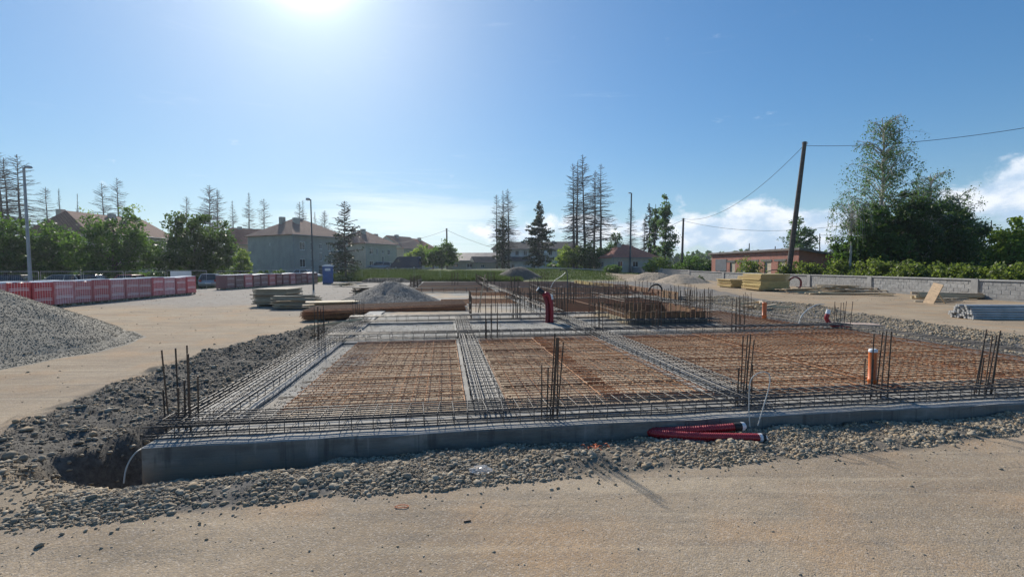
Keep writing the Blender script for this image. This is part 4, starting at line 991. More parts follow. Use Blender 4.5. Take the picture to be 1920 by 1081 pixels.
pile('plank_pile', 'wide scattered heap of broken boards against the wall', 'planks', (26.4, 37.2), 44, (1.0, 2.6), (.1, .25), (.03, .05), (1.5, .9), -.1, .35, 'timber', .52)
pile('plank_pile', 'two long planks lying in front of the scattered boards', 'planks', (24.2, 32.8), 5, (4.0, 5.2), (.2, .3), (.04, .05), (.6, .3), -.28, .05, 'timber', .12)
pile('plank_pile', 'dark wood scraps at the foot of the leaning plywood', 'planks', (24.6, 26.4), 14, (.8, 1.8), (.08, .2), (.03, .05), (.8, .5), .1, .3, 'timber_grey', .2)
pile('plank_pile', 'timber props lying on the stone bank right of the shaft box', 'planks', (11.6, 21.5), 7, (1.2, 2.2), (.1, .14), (.08, .1), (.9, 1.1), .7, .25, 'timber', .3)
def leaning():
    p = G(1730, 567.5); q = G(1751, 569.5); d = (q - p); t = thing('plywood_sheet', 'brown plywood sheet leaning upright in front of the block wall', 'plywood sheet', p, math.atan2(d.y, d.x))
    o = MB().span((0, 0, 0), (.66, .03, 1.22)).build('sheet', M['plywood'], t); o.rotation_euler = (-math.radians(17), math.radians(10), 0)
    MB().tube([(.35, .9, 0), (.45, .28, .85)], .04, 6).build('prop', M['timber'], t)
leaning()
pile('beam_pile', 'long pale beams lying by the wall behind the steel tubes', 'beams', (27.0, 28.6), 5, (3.6, 4.4), (.1, .2), (.14, .2), (.2, .25), -.05, .03, 'timber', .3)
def tubes():
    c = Vector((18.9, 18.1, 0)); c.z = T(c.x, c.y); t = thing('tube_pile', 'pile of grey scaffold tubes at the right edge of the picture', 'scaffold tubes', c, -.06)
    k = 0
    for row, n in enumerate((11, 10, 9, 8, 7, 5)):
        for i in range(n):
            y = (i - n / 2) * .105 + random.gauss(0, .012); z = .05 + row * .088; e = random.gauss(0, .07)
            m = MB(); m.tube([(-1.3 + e, y, z), (1.35 + e, y + random.gauss(0, .03), z + random.gauss(0, .008))], .045, 8); o = m.build('tube', M['galv'], t)
    for x in (-.8, .9): MB().span((x - .05, -.7, -.06), (x + .05, .7, .003)).build('bearer', M['timber_grey'], t)
tubes()
hose('cable_heap', 'tangle of black cable at the right end of the scaffold tubes', [(20.2 + .35 * math.cos(k * 1.9) * (1 - k * .01), 18.0 + .35 * math.sin(k * 1.9), .08 + .012 * k) for k in range(30)], .035, 'black_rubber', 'cable')
hose('hose_coil', 'red hose coil standing on edge right of the yellow formwork stack', [(23.2 + .52 * math.cos(k * .7 + 2.6) + .012 * k, 38.2 + .1 * math.sin(k * .7) + .01 * k, .60 + .55 * math.sin(k * .7 + 2.6)) for k in range(24)], .055, 'red_pipe_old')
hose('hose_coil', 'black hose arching over the top of the yellow formwork stack', [(21.0, 38.6, 1.38), (21.2, 38.6, 1.58), (21.9, 38.7, 1.75), (22.5, 38.8, 1.60), (22.9, 38.9, 1.30)], .035, 'black_rubber')

# ------------------------------------------------------------------ pallets of bricks
def wrap_material(name, base, stripe, strength):
    m, nt, b = new_mat(name); t = NT(nt); co = t.coord(); s = t.nd('ShaderNodeSeparateXYZ'); t.L.new(co, s.inputs[0]); x, y, z = s.outputs
    r = t.nd('ShaderNodeObjectInfo').outputs['Random']
    u = t.m('ADD', x, y); st = t.ramp(t.m('ABSOLUTE', t.m('SUBTRACT', t.m('FRACT', t.m('ADD', t.m('MULTIPLY', u, 8.0), r)), .5)), .32, .40)
    arc = t.m('MULTIPLY', t.m('MULTIPLY', y, y), .12)
    def band(z0, w): return t.ramp(t.m('ABSOLUTE', t.m('SUBTRACT', t.m('ADD', z, arc), t.m('ADD', t.m('MULTIPLY', r, .22), z0))), w, w * .6)
    bands = t.m('MAXIMUM', t.m('MAXIMUM', band(.18, .03), band(.26, .022)), t.m('MAXIMUM', band(.68, .03), band(.76, .022)))
    edge = t.ramp(t.m('ABSOLUTE', y), .47, .40)
    n = t.noise(5, 5, .6, co)
    col = t.mix(t.ramp(n, .3, .7), tuple(c * .75 for c in base), base)
    col = t.mix(t.m('MULTIPLY', t.m('MULTIPLY', st, edge), strength), col, stripe)
    col = t.mix(t.m('MULTIPLY', t.m('MULTIPLY', bands, edge), strength * 1.7), col, stripe)
    col = t.mix(t.m('SUBTRACT', 1.0, edge), col, tuple(c * .8 for c in base))
    hs = t.nd('ShaderNodeHueSaturation', {'Value': t.nd('ShaderNodeMapRange', {0: r, 3: .75, 4: 1.2}).outputs[0], 'Saturation': t.nd('ShaderNodeMapRange', {0: t.m('FRACT', t.m('MULTIPLY', r, 7.3)), 3: .7, 4: 1.05}).outputs[0], 'Color': col})
    t.put(hs.outputs[0], b.inputs['Base Color']); b.inputs['Roughness'].default_value = .32
    t.put(t.bump(t.noise(7, 3, .6, t.mapping(co, (1, 1, 3)), .6), .35, .04), b.inputs['Normal'])
wrap_material('wrap_red', (.66, .085, .095), (.88, .74, .72), .42)
wrap_material('wrap_brown', (.26, .075, .075), (.60, .46, .44), .4)
def pallet_meshes(mat):
    bm = bmesh.new(); bmesh.ops.create_cube(bm, size=1.0)
    for v in bm.verts: v.co = Vector((v.co.x * 1.0, v.co.y * 1.06, v.co.z * 1.14 + .57))
    bmesh.ops.subdivide_edges(bm, edges=bm.edges, cuts=5, use_grid_fill=True)
    for v in bm.verts:
        v.co.x += random.gauss(0, .008); v.co.y += random.gauss(0, .006)
        if v.co.z > 1.1: v.co.z += random.gauss(0, .006)
    bmesh.ops.bevel(bm, geom=[e for e in bm.edges if e.calc_face_angle(0) > 1.0], offset=.02, segments=1, affect='EDGES')
    me = bpy.data.meshes.new('brick_pack'); bm.to_mesh(me); bm.free(); me.materials.append(mat); return me
base_me = MB()
for x in (-.42, 0, .42): base_me.span((x - .05, -.52, 0), (x + .05, .52, .03))
for x in (-.42, 0, .42):
    for y in (-.45, 0, .45): base_me.span((x - .05, y - .06, .03), (x + .05, y + .06, .11))
for y in (-.45, -.22, 0, .22, .45): base_me.span((-.48, y - .06, .11), (.48, y + .06, .135))
base_me = base_me.mesh('pallet_base', M['timber_grey'])
top_me = MB().box((0, 0, .0), (.985, 1.045, .03), taper=.97).mesh('cover_sheet', M['white_film'])
ORD = ('first', 'second', 'third', 'fourth', 'fifth', 'sixth', 'seventh', 'eighth', 'ninth', 'tenth', 'eleventh', 'twelfth', 'thirteenth', 'fourteenth')
def pallet_row(p, q, n, packs, word, group):
    p, q = Vector(p), Vector(q); d = q - p
    for i in range(n):
        c = p + d * (i / (n - 1)); k = n - 1 - i; z = T(c.x, c.y)
        t = thing('brick_pallet', f'{ORD[k]} brick pallet from the far end of the {word}', 'brick pallet', (c.x + random.gauss(0, .03), c.y, z), math.atan2(d.y, d.x) - math.pi / 2 + random.gauss(0, .04), group)
        link('pallet_base', base_me, t); sz = random.uniform(.97, 1.02); link('brick_pack', packs[i % len(packs)], t, (0, 0, .135), (0, random.gauss(0, .008), 0), (1, random.uniform(1.02, 1.06), sz)); link('cover_sheet', top_me, t, (0, 0, .155 + 1.14 * sz), (random.gauss(0, .01), random.gauss(0, .01), 0))
rp = [pallet_meshes(M['wrap_red']) for _ in range(3)]; bp = [pallet_meshes(M['wrap_brown']) for _ in range(2)] + rp[:1]
pallet_row((-22.9, 20.0, 0), (-23.6, 33.4, 0), 13, rp, 'long red row', 'red wrapped brick pallets')
pallet_row((-25.3, 40.9, 0), (-24.0, 55.6, 0), 13, bp, 'brown row by the slim lamp', 'brown wrapped brick pallets')

# ------------------------------------------------------------------ blue toilet
def toilet():
    c = G(615, 531.5); t = thing('portable_toilet', 'blue portable toilet with pale roof at the end of the brown pallets', 'portable toilet', (c.x, c.y, T(c.x, c.y)), .35)
    m = MB(); m.span((-.6, -.6, .0), (.6, .6, .1)); m.build('skid', M['dark_metal'], t)
    MB().span((-.57, -.57, .1), (.57, .57, 2.05)).build('cabin', M['blue_plastic'], t)
    for x in (-.42, -.14, .14, .42):
        MB().span((x - .03, .57, .2), (x + .03, .60, 1.95)).build('rib', M['blue_plastic'], t); MB().span((.57, x - .03, .2), (.60, x + .03, 1.95)).build('rib', M['blue_plastic'], t)
    d = MB().span((-.42, -.60, .18), (.42, -.572, 1.95)).build('door', M['blue_plastic'], t); MB().span((.30, -.63, 1.0), (.36, -.60, 1.15)).build('handle', M['dark_metal'], d)
    MB().span((-.30, -.615, 1.55), (.30, -.603, 1.83)).build('sign_panel', M['white_paint'], t)
    MB().prism([(-.64, 2.053), (.64, 2.053), (.60, 2.14), (.25, 2.30), (-.25, 2.30), (-.60, 2.14)], 'y', -.62, .62).build('roof', M['white_film'], t)
    MB().tube([(.35, .4, 2.1), (.35, .4, 2.5)], .05, 8).build('vent_pipe', M['dark_metal'], t)
toilet()

# ------------------------------------------------------------------ temporary fence panels
_fp = {}
def fence_panel(label, p, q, h=1.75, group='wire panels of the temporary fence', banner=None, wires=True):
    p, q = Vector(p), Vector(q); d = q - p; L = Vector((d.x, d.y, 0)).length; zb = min(p.z, q.z)
    t = thing('fence_panel', label, 'fence panel', (p.x, p.y, zb), math.atan2(d.y, d.x), group); k = (round(L, 1), h)
    if k not in _fp:
        m = MB(); m.tube([(.05, 0, .12), (.05, 0, h), (L - .05, 0, h), (L - .05, 0, .12), (.05, 0, .12)], .024, 6); w = MB(); n = int(L / .16)
        for i in range(1, n): w.tube([(.05 + (L - .1) * i / n, 0, .14), (.05 + (L - .1) * i / n, 0, h - .02)], .0028, 3, False, False)
        for z in (.5, .9, 1.3): w.tube([(.06, 0, z), (L - .06, 0, z)], .0028, 3, False, False)
        f = MB(); f.box((0, 0, .06), (.22, .62, .12), taper=.9)
        _fp[k] = (m.mesh('frame', M['galv']), w.mesh('wire_grid', M['galv']), f.mesh('foot_block', M['coping']))
    a, b, c = _fp[k]; link('frame', a, t); tag(link('wire_grid', b, t), kind='stuff'); link('foot_block', c, t, (.02, 0, 0))
    if banner: MB().span((L * banner[0], -.035, banner[2]), (L * banner[1], -.03, banner[3])).build('banner', M['white_paint'], t)
    return t
def fence_line(pts, n, word, **kw):
    for i in range(n):
        f = lambda s: Vector([np.interp(s, np.linspace(0, 1, len(pts)), [p[j] for p in pts]) for j in (0, 1)] + [0])
        p, q = f(i / n), f((i + 1) / n - .004); p.z = T(p.x, p.y); q.z = T(q.x, q.y)
        fence_panel(f'{ORD[n - 1 - i]} fence panel from the right end of {word}', p, q, banner=(.1, .62, .95, 1.7) if kw.get('banner') == i else None)
fence_line([(-47.5, 39.5), (-26.6, 40.6)], 6, 'the stretch behind red pallets', banner=5)
fence_line([(-31.5, 49.5), (-27.5, 57), (-25.0, 63)], 4, 'the stretch behind brown pallets')
fence_line([(-24.5, 64.5), (-3, 66.5)], 6, 'the stretch before tall grass')

# ------------------------------------------------------------------ street lamps, poles and wires
def street_lamp(label, base, top, arm, r0=.11, r1=.05, mat='pole_grey', head='flat'):
    b, q = Vector(base), Vector(top); t = thing('street_lamp', label, 'street lamp', b, 0, 'street lamps'); h = q - b
    m = MB(); m.tube([(0, 0, 0), h * .12, h * .13, h], [r0, r0 * .95, r0 * .85, r1], 10); m.build('pole', M[mat], t)
    a = Vector((arm, 0, .04)); m = MB(); m.tube([h - Vector((0, 0, .1)), h + a * .3, h + a * .6], r1 * .8, 8); m.build('arm', M[mat], t)
    if head == 'flat':
        m = MB(); m.box(h + a * 1.05, (abs(arm) * 1.3, .34, .16), taper=.75); hd = m.build('lamp_head', M['pole_grey'], t); MB().box(h + a * 1.1 - Vector((0, 0, .1)), (abs(arm) * .8, .24, .05)).build('lamp_glass', M['lamp_glass'], hd)
    return t
street_lamp('tall grey street lamp rising behind the red pallets at far left', (at(57, 525, 44)[0], 44, -.3), at(44.5, 314, 44), .42, .17, .10)
street_lamp('slim street lamp standing in front of the brown wrapped pallets', G(588, 543), at(582.5, 374, 40.4), -.22, .085, .05, 'dark_metal')
street_lamp('tall dark street lamp by the far left end of the block wall', (at(1181, 500, 97)[0], 97, .3), at(1184, 362, 97), -.4, .22, .14, 'dark_metal')
def globe():
    Y = 100; b = at(1023, 500, Y); b.z = T(b.x, b.y); t = thing('globe_lamp', 'garden lamp with white globe in front of the white building', 'street lamp', b); hz = at(1023, 476, Y).z - b.z
    MB().tube([(0, 0, 0), (0, 0, hz)], [.09, .06], 8).build('pole', M['pole_grey'], t); m = MB(); m.lathe([(.05, -.38), (.3, -.22), (.4, 0), (.3, .24), (.05, .38)], 14, (0, 0, hz + .3)); m.build('globe', M['lamp_glass'], t)
globe()
simple('pole_wood', (.085, .072, .062), .85, 0, .3, 4, bump=.5, bscale=14)
def pole(label, base, top, r0, r1, iso=True, mat='pole_wood'):
    b, q = Vector(base), Vector(top); t = thing('utility_pole', label, 'utility pole', b, 0, 'wooden utility poles'); h = q - b
    m = MB(); m.tube([h * (k / 6) for k in range(7)], [r0 + (r1 - r0) * k / 6 for k in range(7)], 10); m.build('shaft', M[mat], t)
    if iso:
        for s in (-1, 1): m = MB(); m.tube([h - Vector((0, 0, .35)), h + Vector((.28 * s, 0, -.25)), h + Vector((.28 * s, 0, -.02))], .03, 5); m.build('insulator', M['coping'], t)
    return t
LEAN = at(1509, 266, 51); P2_ = at(1281.5, 409, 92); P3_ = at(837.5, 428, 118)
pole('thick leaning utility pole behind the block wall', (at(1477, 492, 51)[0], 51, 0), LEAN, .30, .20)
pole('upright utility pole behind the wall near the two poplars', (at(1278, 500, 92)[0], 92, 0), P2_, .26, .17)
pole('upright utility pole above the round bush by the van', (at(838.5, 500, 118)[0], 118, 1), P3_, .26, .18)
pole('distant thin pole right of the brick garages', (at(1537, 500, 110)[0], 110, 0), at(1537, 438, 110), .14, .10, False)
pole('distant thin pole above the brick garage roof', (at(1405, 500, 130)[0], 130, 0), at(1405, 456, 130), .16, .12, False)
pole('distant thin pole above the right neighbour roof', (at(1859, 500, 90)[0], 90, 0), at(1859, 413, 90), .10, .08, False)
def wire(label, p, q, sag, r=.022):
    p, q = Vector(p), Vector(q); n = 28; pts = []
    for i in range(n + 1):
        s = i / n; v = p.lerp(q, s) - p; v.z -= sag * 4 * s * (1 - s); pts.append(v)
    o = MB().tube(pts, r, 4).build('overhead_wire', M['black_rubber'], None, p); tag(o, label, 'wire', 'overhead wires')
wire('overhead wire sagging from the leaning pole down to the upright pole', LEAN - Vector((0, 0, .3)), P2_ + Vector((0, 0, -.1)), 2.6, .03)
wire('overhead wire from the leaning pole out of the picture to the right', LEAN - Vector((0, 0, .4)), at(2150, 196, 34), .9, .022)
wire('lower overhead wire from the upright pole across to the right', P2_ + Vector((0, 0, -.5)), at(1760, 385, 62), 2.6, .025)
wire('overhead wire from the pole by the poplars towards the left', P2_ + Vector((0, 0, -.3)), at(1130, 455, 130), 1.2, .04)
wire('overhead wire from the pole by the bush down to the left', P3_ + Vector((0, 0, -.4)), at(700, 460, 118), .8, .035)
wire('overhead wire from the pole by the bush down to the right', P3_ + Vector((0, 0, -.4)), at(1000, 478, 140), 1.2, .035)
wire('thin wire from the distant pole to the dark trees', at(1537, 440, 110), at(1640, 425, 110), .8, .03)
wire('thin wire above the right neighbour roof', at(1859, 416, 90), at(1790, 432, 90), .5, .03)

# ------------------------------------------------------------------ cars
def car(label, loc, rz, mat, L=4.3, H_=1.46, kind='hatch', group='parked cars'):
    t = thing('parked_car', label, 'car', loc, rz, group); W_ = 1.74; h = H_
    bel = .92 if kind != 'van' else 1.15
    prof = [(-L / 2, .35), (-L / 2 + .02, .78), (-L / 2 + .15, bel - .03), (-L / 2 + .9, bel), (L / 2 - 1.25, bel - .02), (L / 2 - .35, bel - .16), (L / 2 - .03, bel - .32), (L / 2, .38), (L / 2 - .1, .24), (-L / 2 + .1, .24)]
    m = MB(); m.prism(prof, 'y', -W_ / 2, W_ / 2); me = m.mesh('body', M[mat]); bm = bmesh.new(); bm.from_mesh(me); bmesh.ops.bevel(bm, geom=bm.edges[:], offset=.06, segments=2, affect='EDGES'); bm.to_mesh(me); bm.free(); me.polygons.foreach_set('use_smooth', [True] * len(me.polygons)); link('body', me, t)
    r0, r1 = (-L / 2 + .12, L / 2 - 1.1) if kind != 'sedan' else (-L / 2 + .7, L / 2 - 1.1)
    t0, t1 = (r0 + (.45 if kind != 'wagon' else .25), r1 - .75); y0, y1 = W_ / 2 - .05, W_ / 2 - .24
    c = MB(); c.add([(r0, -y0, bel - .05), (r1, -y0, bel - .05), (r1, y0, bel - .05), (r0, y0, bel - .05), (t0, -y1, h), (t1, -y1, h), (t1, y1, h), (t0, y1, h)], [(3, 2, 1, 0), (4, 5, 6, 7), (0, 1, 5, 4), (1, 2, 6, 5), (2, 3, 7, 6), (3, 0, 4, 7)]); c.build('cabin_glass', M['glass_dark'], t)
    rf = MB(); rf.box(((t0 + t1) / 2, 0, h + .015), (t1 - t0 + .16, 2 * y1 + .1, .05), taper=.9); rf.build('roof', M[mat], t)
    for s in (-1, 1):
        for f0 in (0, .42, 1):
            xb, xt = r0 + (r1 - r0) * f0, t0 + (t1 - t0) * f0; m = MB(); m.tube([(xb, s * (y0 + .005), bel - .03), (xt, s * (y1 + .005), h)], .045, 5); m.build('pillar', M[mat], t)
        for x in (-L / 2 + .78, L / 2 - .82):
            w = MB(); w.tube([(x, s * (W_ / 2 - .2), .32), (x, s * (W_ / 2 + .015), .32)], .32, 16); ty = w.build('wheel', M['tyre'], t); m = MB(); m.tube([(x, s * (W_ / 2 + .01), .32), (x, s * (W_ / 2 + .03), .32)], .2, 12); m.build('rim', M['rim'], ty)
        MB().box((L / 2 - .12, s * .62, .66), (.2, .34, .14)).build('headlight', M['lamp_glass'], t); MB().box((-L / 2 + .06, s * .68, .80), (.12, .24, .2)).build('tail_light', M['tail_red'], t); MB().box((r1 - .35, s * (W_ / 2 + .08), bel + .05), (.1, .16, .12)).build('mirror', M[mat], t)
    MB().box((-L / 2 - .005, 0, .55), (.02, .5, .12)).build('number_plate', M['white_paint'], t); MB().box((L / 2 - .0, 0, .42), (.06, 1.5, .16)).build('bumper', M['black_rubber'], t)
    return t
def place_car(label, px, Y, rz, mat, **k):
    x = (px - CX) / F_PX * Y; car(label, (x, Y, T(x, Y)), rz, mat, **k)
place_car('silver hatchback seen from behind between the two pallet rows', 396, 49.5, math.radians(115), 'car_silver')
place_car('dark car at the far left edge behind the fence', 8, 46.5, math.radians(200), 'car_dark')
place_car('beige car behind the red pallets right of the tall lamp', 112, 47.5, math.radians(195), 'car_beige')
place_car('dark car behind the red pallets under the second tree', 165, 48.5, math.radians(190), 'car_dark', kind='sedan')
place_car('red car peeping over the red pallets', 252, 49.0, math.radians(100), 'car_red')
place_car('white car parked beside the big grey house', 576, 73, math.radians(-12), 'car_white', kind='hatch')
place_car('white car half hidden behind the blue toilet', 634, 80, math.radians(-10), 'car_white', kind='sedan')
place_car('silver estate car parked left of the dark van', 712, 85, math.radians(182), 'car_silver', L=4.7, kind='wagon')
def van():
    Y = 84.0; x = (762 - CX) / F_PX * Y; t = thing('parked_van', 'tall dark navy delivery van parked on the road behind the grass', 'van', (x, Y, T(x, Y)), math.radians(180)); L, W_, h = 5.1, 1.95, 2.35
    prof = [(-L / 2, .4), (-L / 2, h - .12), (-L / 2 + .12, h), (L / 2 - 1.55, h), (L / 2 - 1.15, h - .12), (L / 2 - .5, 1.35), (L / 2 - .1, 1.12), (L / 2, .9), (L / 2, .4), (L / 2 - .1, .3), (-L / 2 + .1, .3)]
    me = MB().prism(prof, 'y', -W_ / 2, W_ / 2).mesh('body', M['van_navy']); bm = bmesh.new(); bm.from_mesh(me); bmesh.ops.bevel(bm, geom=bm.edges[:], offset=.05, segments=2, affect='EDGES'); bm.to_mesh(me); bm.free(); link('body', me, t)
    m = MB(); m.add([(L / 2 - 1.12, -.85, h - .16), (L / 2 - .48, -.85, 1.4), (L / 2 - .48, .85, 1.4), (L / 2 - 1.12, .85, h - .16)], [(0, 1, 2, 3)]); 
    for v in range(len(m.v)): m.v[v] = (m.v[v][0] + .03, m.v[v][1], m.v[v][2] + .02)
    m.build('windscreen', M['glass_dark'], t)
    for s in (-1, 1):
        MB().box((L / 2 - 1.25, s * (W_ / 2 + .004), 1.6), (.8, .02, .55)).build('side_window', M['glass_dark'], t); MB().box((L / 2 - .05, s * .75, .85), (.14, .28, .22)).build('headlight', M['lamp_glass'], t); MB().box((-L / 2 - .003, s * .88, 1.2), (.03, .12, .5)).build('tail_light', M['tail_red'], t)
        for x_ in (-L / 2 + .95, L / 2 - .9): w = MB(); w.tube([(x_, s * (W_ / 2 - .2), .36), (x_, s * (W_ / 2 + .02), .36)], .36, 16); ty = w.build('wheel', M['tyre'], t); m = MB(); m.tube([(x_, s * (W_ / 2 + .015), .36), (x_, s * (W_ / 2 + .035), .36)], .2, 12); m.build('rim', M['rim'], ty)
    MB().box((-L / 2 - .006, 0, 1.75), (.02, 1.4, .5)).build('rear_window', M['glass_dark'], t); MB().box((L / 2 - 1.9, -(W_ / 2 + .004), 1.2), (.02, .012, 1.7)).build('door_seam', M['black_rubber'], t)
van()

# ================================================================== BLOCK WALL
def wall():
    py = [20.5, 29.0, 37.8, 45.4, 53.5, 62.5, 73, 84.5, 98]; px = [29.2, 29.1, 29.3, 29.2, 28.9, 28.6, 28.0, 27.2, 25.4]
    zb = [0, 0, 0, 0, 0, .02, .12, .25, .40]; ht = [1.20, 1.22, 1.22, 1.22, 1.24, 1.26, 1.36, 1.5, 1.72]
    root = thing('block_wall', 'long grey concrete block wall with pillars along the right of the site', 'wall', (px[0], py[0], 0)); o0 = Vector((px[0], py[0], 0))
    bl = {}
    for i in range(len(py)):
        h = ht[i] + .02; p = Vector((px[i], py[i], zb[i])) - o0; MB().box((p.x - .02, p.y, p.z + h / 2 - .1), (.34, .44, h + .2)).build('pillar', M['coping'], root)
    bw, bh, g = .50, .25, .012
    bme = MB().span((g / 2, -.10, g / 2), (bw - g / 2, .10, bh - g / 2)).mesh('block', M['block']); bm = bmesh.new(); bm.from_mesh(bme); bmesh.ops.bevel(bm, geom=bm.edges[:], offset=.012, segments=1, affect='EDGES'); bm.to_mesh(bme); bm.free()
    for i in range(len(py) - 1):
        p = Vector((px[i], py[i], (zb[i]))) - o0; q = Vector((px[i + 1], py[i + 1], zb[i + 1])) - o0; d = q - p; L = math.hypot(d.x, d.y); rz = math.atan2(d.y, d.x); h = ht[i]; sl = math.atan2(d.z, L)
        R = Matrix.Translation(p) @ Euler((0, -sl, rz)).to_matrix().to_4x4()
        core = MB().span((.2, -.09, -.25), (L - .2, .09, h - .05)).mesh('core', M['mortar']); o = link('core', core, root); o.matrix_basis = R
        cp_ = MB().prism([(-.17, h - .055), (.17, h - .055), (.15, h + .03), (-.15, h + .03)], 'x', .0, L).mesh('coping', M['coping']); o = link('coping', cp_, root); o.matrix_basis = R
        rows = int((h - .06) / bh) ; far = MB()
        for r in range(rows):
            x = .22 - (r % 2) * bw / 2
            while x < L - .22:
                if x > .0 and x + bw < L:
                    off = random.gauss(0, .004)
                    if i < 3: o = link('block', bme, root); o.matrix_basis = R @ Matrix.Translation((x, off, r * bh + (h - .06 - rows * bh) * .8))
                    else: far.span((x + g / 2, -.10 + off, r * bh + g / 2), (x + bw - g / 2, .10 + off, (r + 1) * bh - g / 2))
                x += bw
        if i >= 3: o = tag(far.build('far_blocks', M['block'], root), kind='stuff'); o.matrix_basis = R
wall()
# ================================================================== BUILDINGS
def plaster(name, c, streak=.3):
    m, nt, b = new_mat(name); t = NT(nt); co = t.coord()
    n = t.noise(.7, 6, .65, co); s = t.noise(1.2, 4, .6, t.mapping(co, (1.5, 1.5, .15)))
    col = t.mix(t.ramp(n, .3, .7), tuple(x * .85 for x in c), tuple(x * 1.08 for x in c)); col = t.mix(t.m('MULTIPLY', t.ramp(s, .5, .75), streak), col, tuple(x * .6 for x in c))
    t.put(col, b.inputs['Base Color']); b.inputs['Roughness'].default_value = .95; t.put(t.bump(t.noise(30, 3, .6, co), .3, .01), b.inputs['Normal'])
def rooftile(name, c1, c2):
    m, nt, b = new_mat(name); t = NT(nt); co = t.coord()
    br = t.nd('ShaderNodeTexBrick', {'Scale': 1.0, 'Mortar Size': .03, 'Brick Width': .25, 'Row Height': .33, 'Color1': (*c1, 1), 'Color2': (*c2, 1), 'Mortar': (*[x * .45 for x in c1], 1)}); t.L.new(co, br.inputs['Vector'])
    col = t.mix(t.m('MULTIPLY', t.ramp(t.noise(.5, 6, .7, co), .4, .7), .6), br.outputs['Color'], tuple(x * .55 for x in c1))
    t.put(col, b.inputs['Base Color']); b.inputs['Roughness'].default_value = .85
    w = t.nd('ShaderNodeTexWave', {'Scale': 1.5, 'Vector': t.mapping(co, (0, 0, 1.6))}, bands_direction='Z', wave_profile='SAW').outputs['Fac']
    t.put(t.bump(w, .6, .06), b.inputs['Normal'])
plaster('plaster_grey', (.36, .355, .32)); plaster('plaster_green', (.43, .43, .355)); plaster('plaster_beige', (.52, .45, .35)); plaster('plaster_white', (.66, .65, .62), .2); plaster('plaster_cream', (.52, .46, .38))
rooftile('tile_red', (.60, .21, .13), (.48, .17, .11)); rooftile('tile_brown', (.44, .225, .15), (.35, .185, .13)); rooftile('tile_dark', (.075, .07, .072), (.055, .052, .055)); rooftile('tile_orange', (.52, .19, .11), (.42, .16, .10))
def brickmat():
    m, nt, b = new_mat('red_brick'); t = NT(nt); co = t.coord()
    s = t.nd('ShaderNodeSeparateXYZ'); t.L.new(co, s.inputs[0]); c = t.nd('ShaderNodeCombineXYZ', {0: t.m('ADD', s.outputs[0], s.outputs[1]), 1: s.outputs[2]})
    br = t.nd('ShaderNodeTexBrick', {'Scale': 1.0, 'Mortar Size': .012, 'Brick Width': .26, 'Row Height': .085, 'Color1': (.55, .145, .085, 1), 'Color2': (.42, .115, .07, 1), 'Mortar': (.33, .29, .25, 1)}); t.L.new(c.outputs[0], br.inputs['Vector'])
    t.put(t.mix(t.m('MULTIPLY', t.ramp(t.noise(.8, 5, .6, co), .45, .7), .5), br.outputs['Color'], (.16, .07, .055)), b.inputs['Base Color']); b.inputs['Roughness'].default_value = .9; t.put(t.bump(br.outputs['Fac'], -.4, .01), b.inputs['Normal'])
brickmat()
simple('garage_door', (.55, .45, .33), .7, 0, .15, 2); simple('garage_door_pale', (.52, .50, .46), .7, 0, .1, 2); simple('tin_roof', (.20, .17, .155), .6, .2, .25, 1.2); simple('sheet_grey', (.14, .15, .17), .6, 0, .1, 1)

def facade(m, P0, du, Lu, z0, z1, holes, depth=.16):
    """outer face from P0 along du with rectangular holes (u0,u1,z0,z1) that have real reveals; normal is du x up"""
    du = Vector(du); nrm = du.cross(Vector((0, 0, 1)))
    us = sorted({0, Lu, *[h[0] for h in holes], *[h[1] for h in holes]}); zs = sorted({z0, z1, *[h[2] for h in holes], *[h[3] for h in holes]})
    Q = lambda u, z, d=0.0: Vector(P0) + du * u + Vector((0, 0, z)) - nrm * d
    for a, b in zip(us[:-1], us[1:]):
        for c, d in zip(zs[:-1], zs[1:]):
            um, zm = (a + b) / 2, (c + d) / 2
            if any(h[0] < um < h[1] and h[2] < zm < h[3] for h in holes): continue
            m.add([Q(a, c), Q(b, c), Q(b, d), Q(a, d)], [(0, 1, 2, 3)])
    for a, b, c, d in holes:
        m.add([Q(a, c), Q(b, c), Q(b, d), Q(a, d), Q(a, c, depth), Q(b, c, depth), Q(b, d, depth), Q(a, d, depth)], [(0, 1, 5, 4), (1, 2, 6, 5), (2, 3, 7, 6), (3, 0, 4, 7)])
def window(parent, P0, du, h, frame='white_paint', pane='glass_dark', sill=True, depth=.14, mull=1, name='window'):
    du = Vector(du); nrm = du.cross(Vector((0, 0, 1))); a, b, c, d = h; rz = math.atan2(du.y, du.x); w, hh = b - a, d - c
    o = Vector(P0) + du * a + Vector((0, 0, c)) - nrm * depth; f = MB(); k = .11
    f.span((0, -.03, 0), (k, .03, hh)); f.span((w - k, -.03, 0), (w, .03, hh)); f.span((k, -.03, 0), (w - k, .03, k)); f.span((k, -.03, hh - k), (w - k, .03, hh))
    for i in range(mull): x = w * (i + 1) / (mull + 1); f.span((x - .03, -.028, k), (x + .03, .028, hh - k))
    fo = f.build(name, M[frame], parent, o, (0, 0, rz)); MB().span((k * .5, .0, k * .5), (w - k * .5, .012, hh - k * .5)).build('pane', M[pane], fo)
    if sill: MB().span((-.06, -.22, -.07), (w + .06, .0, -.005)).build('sill', M['coping'], fo)
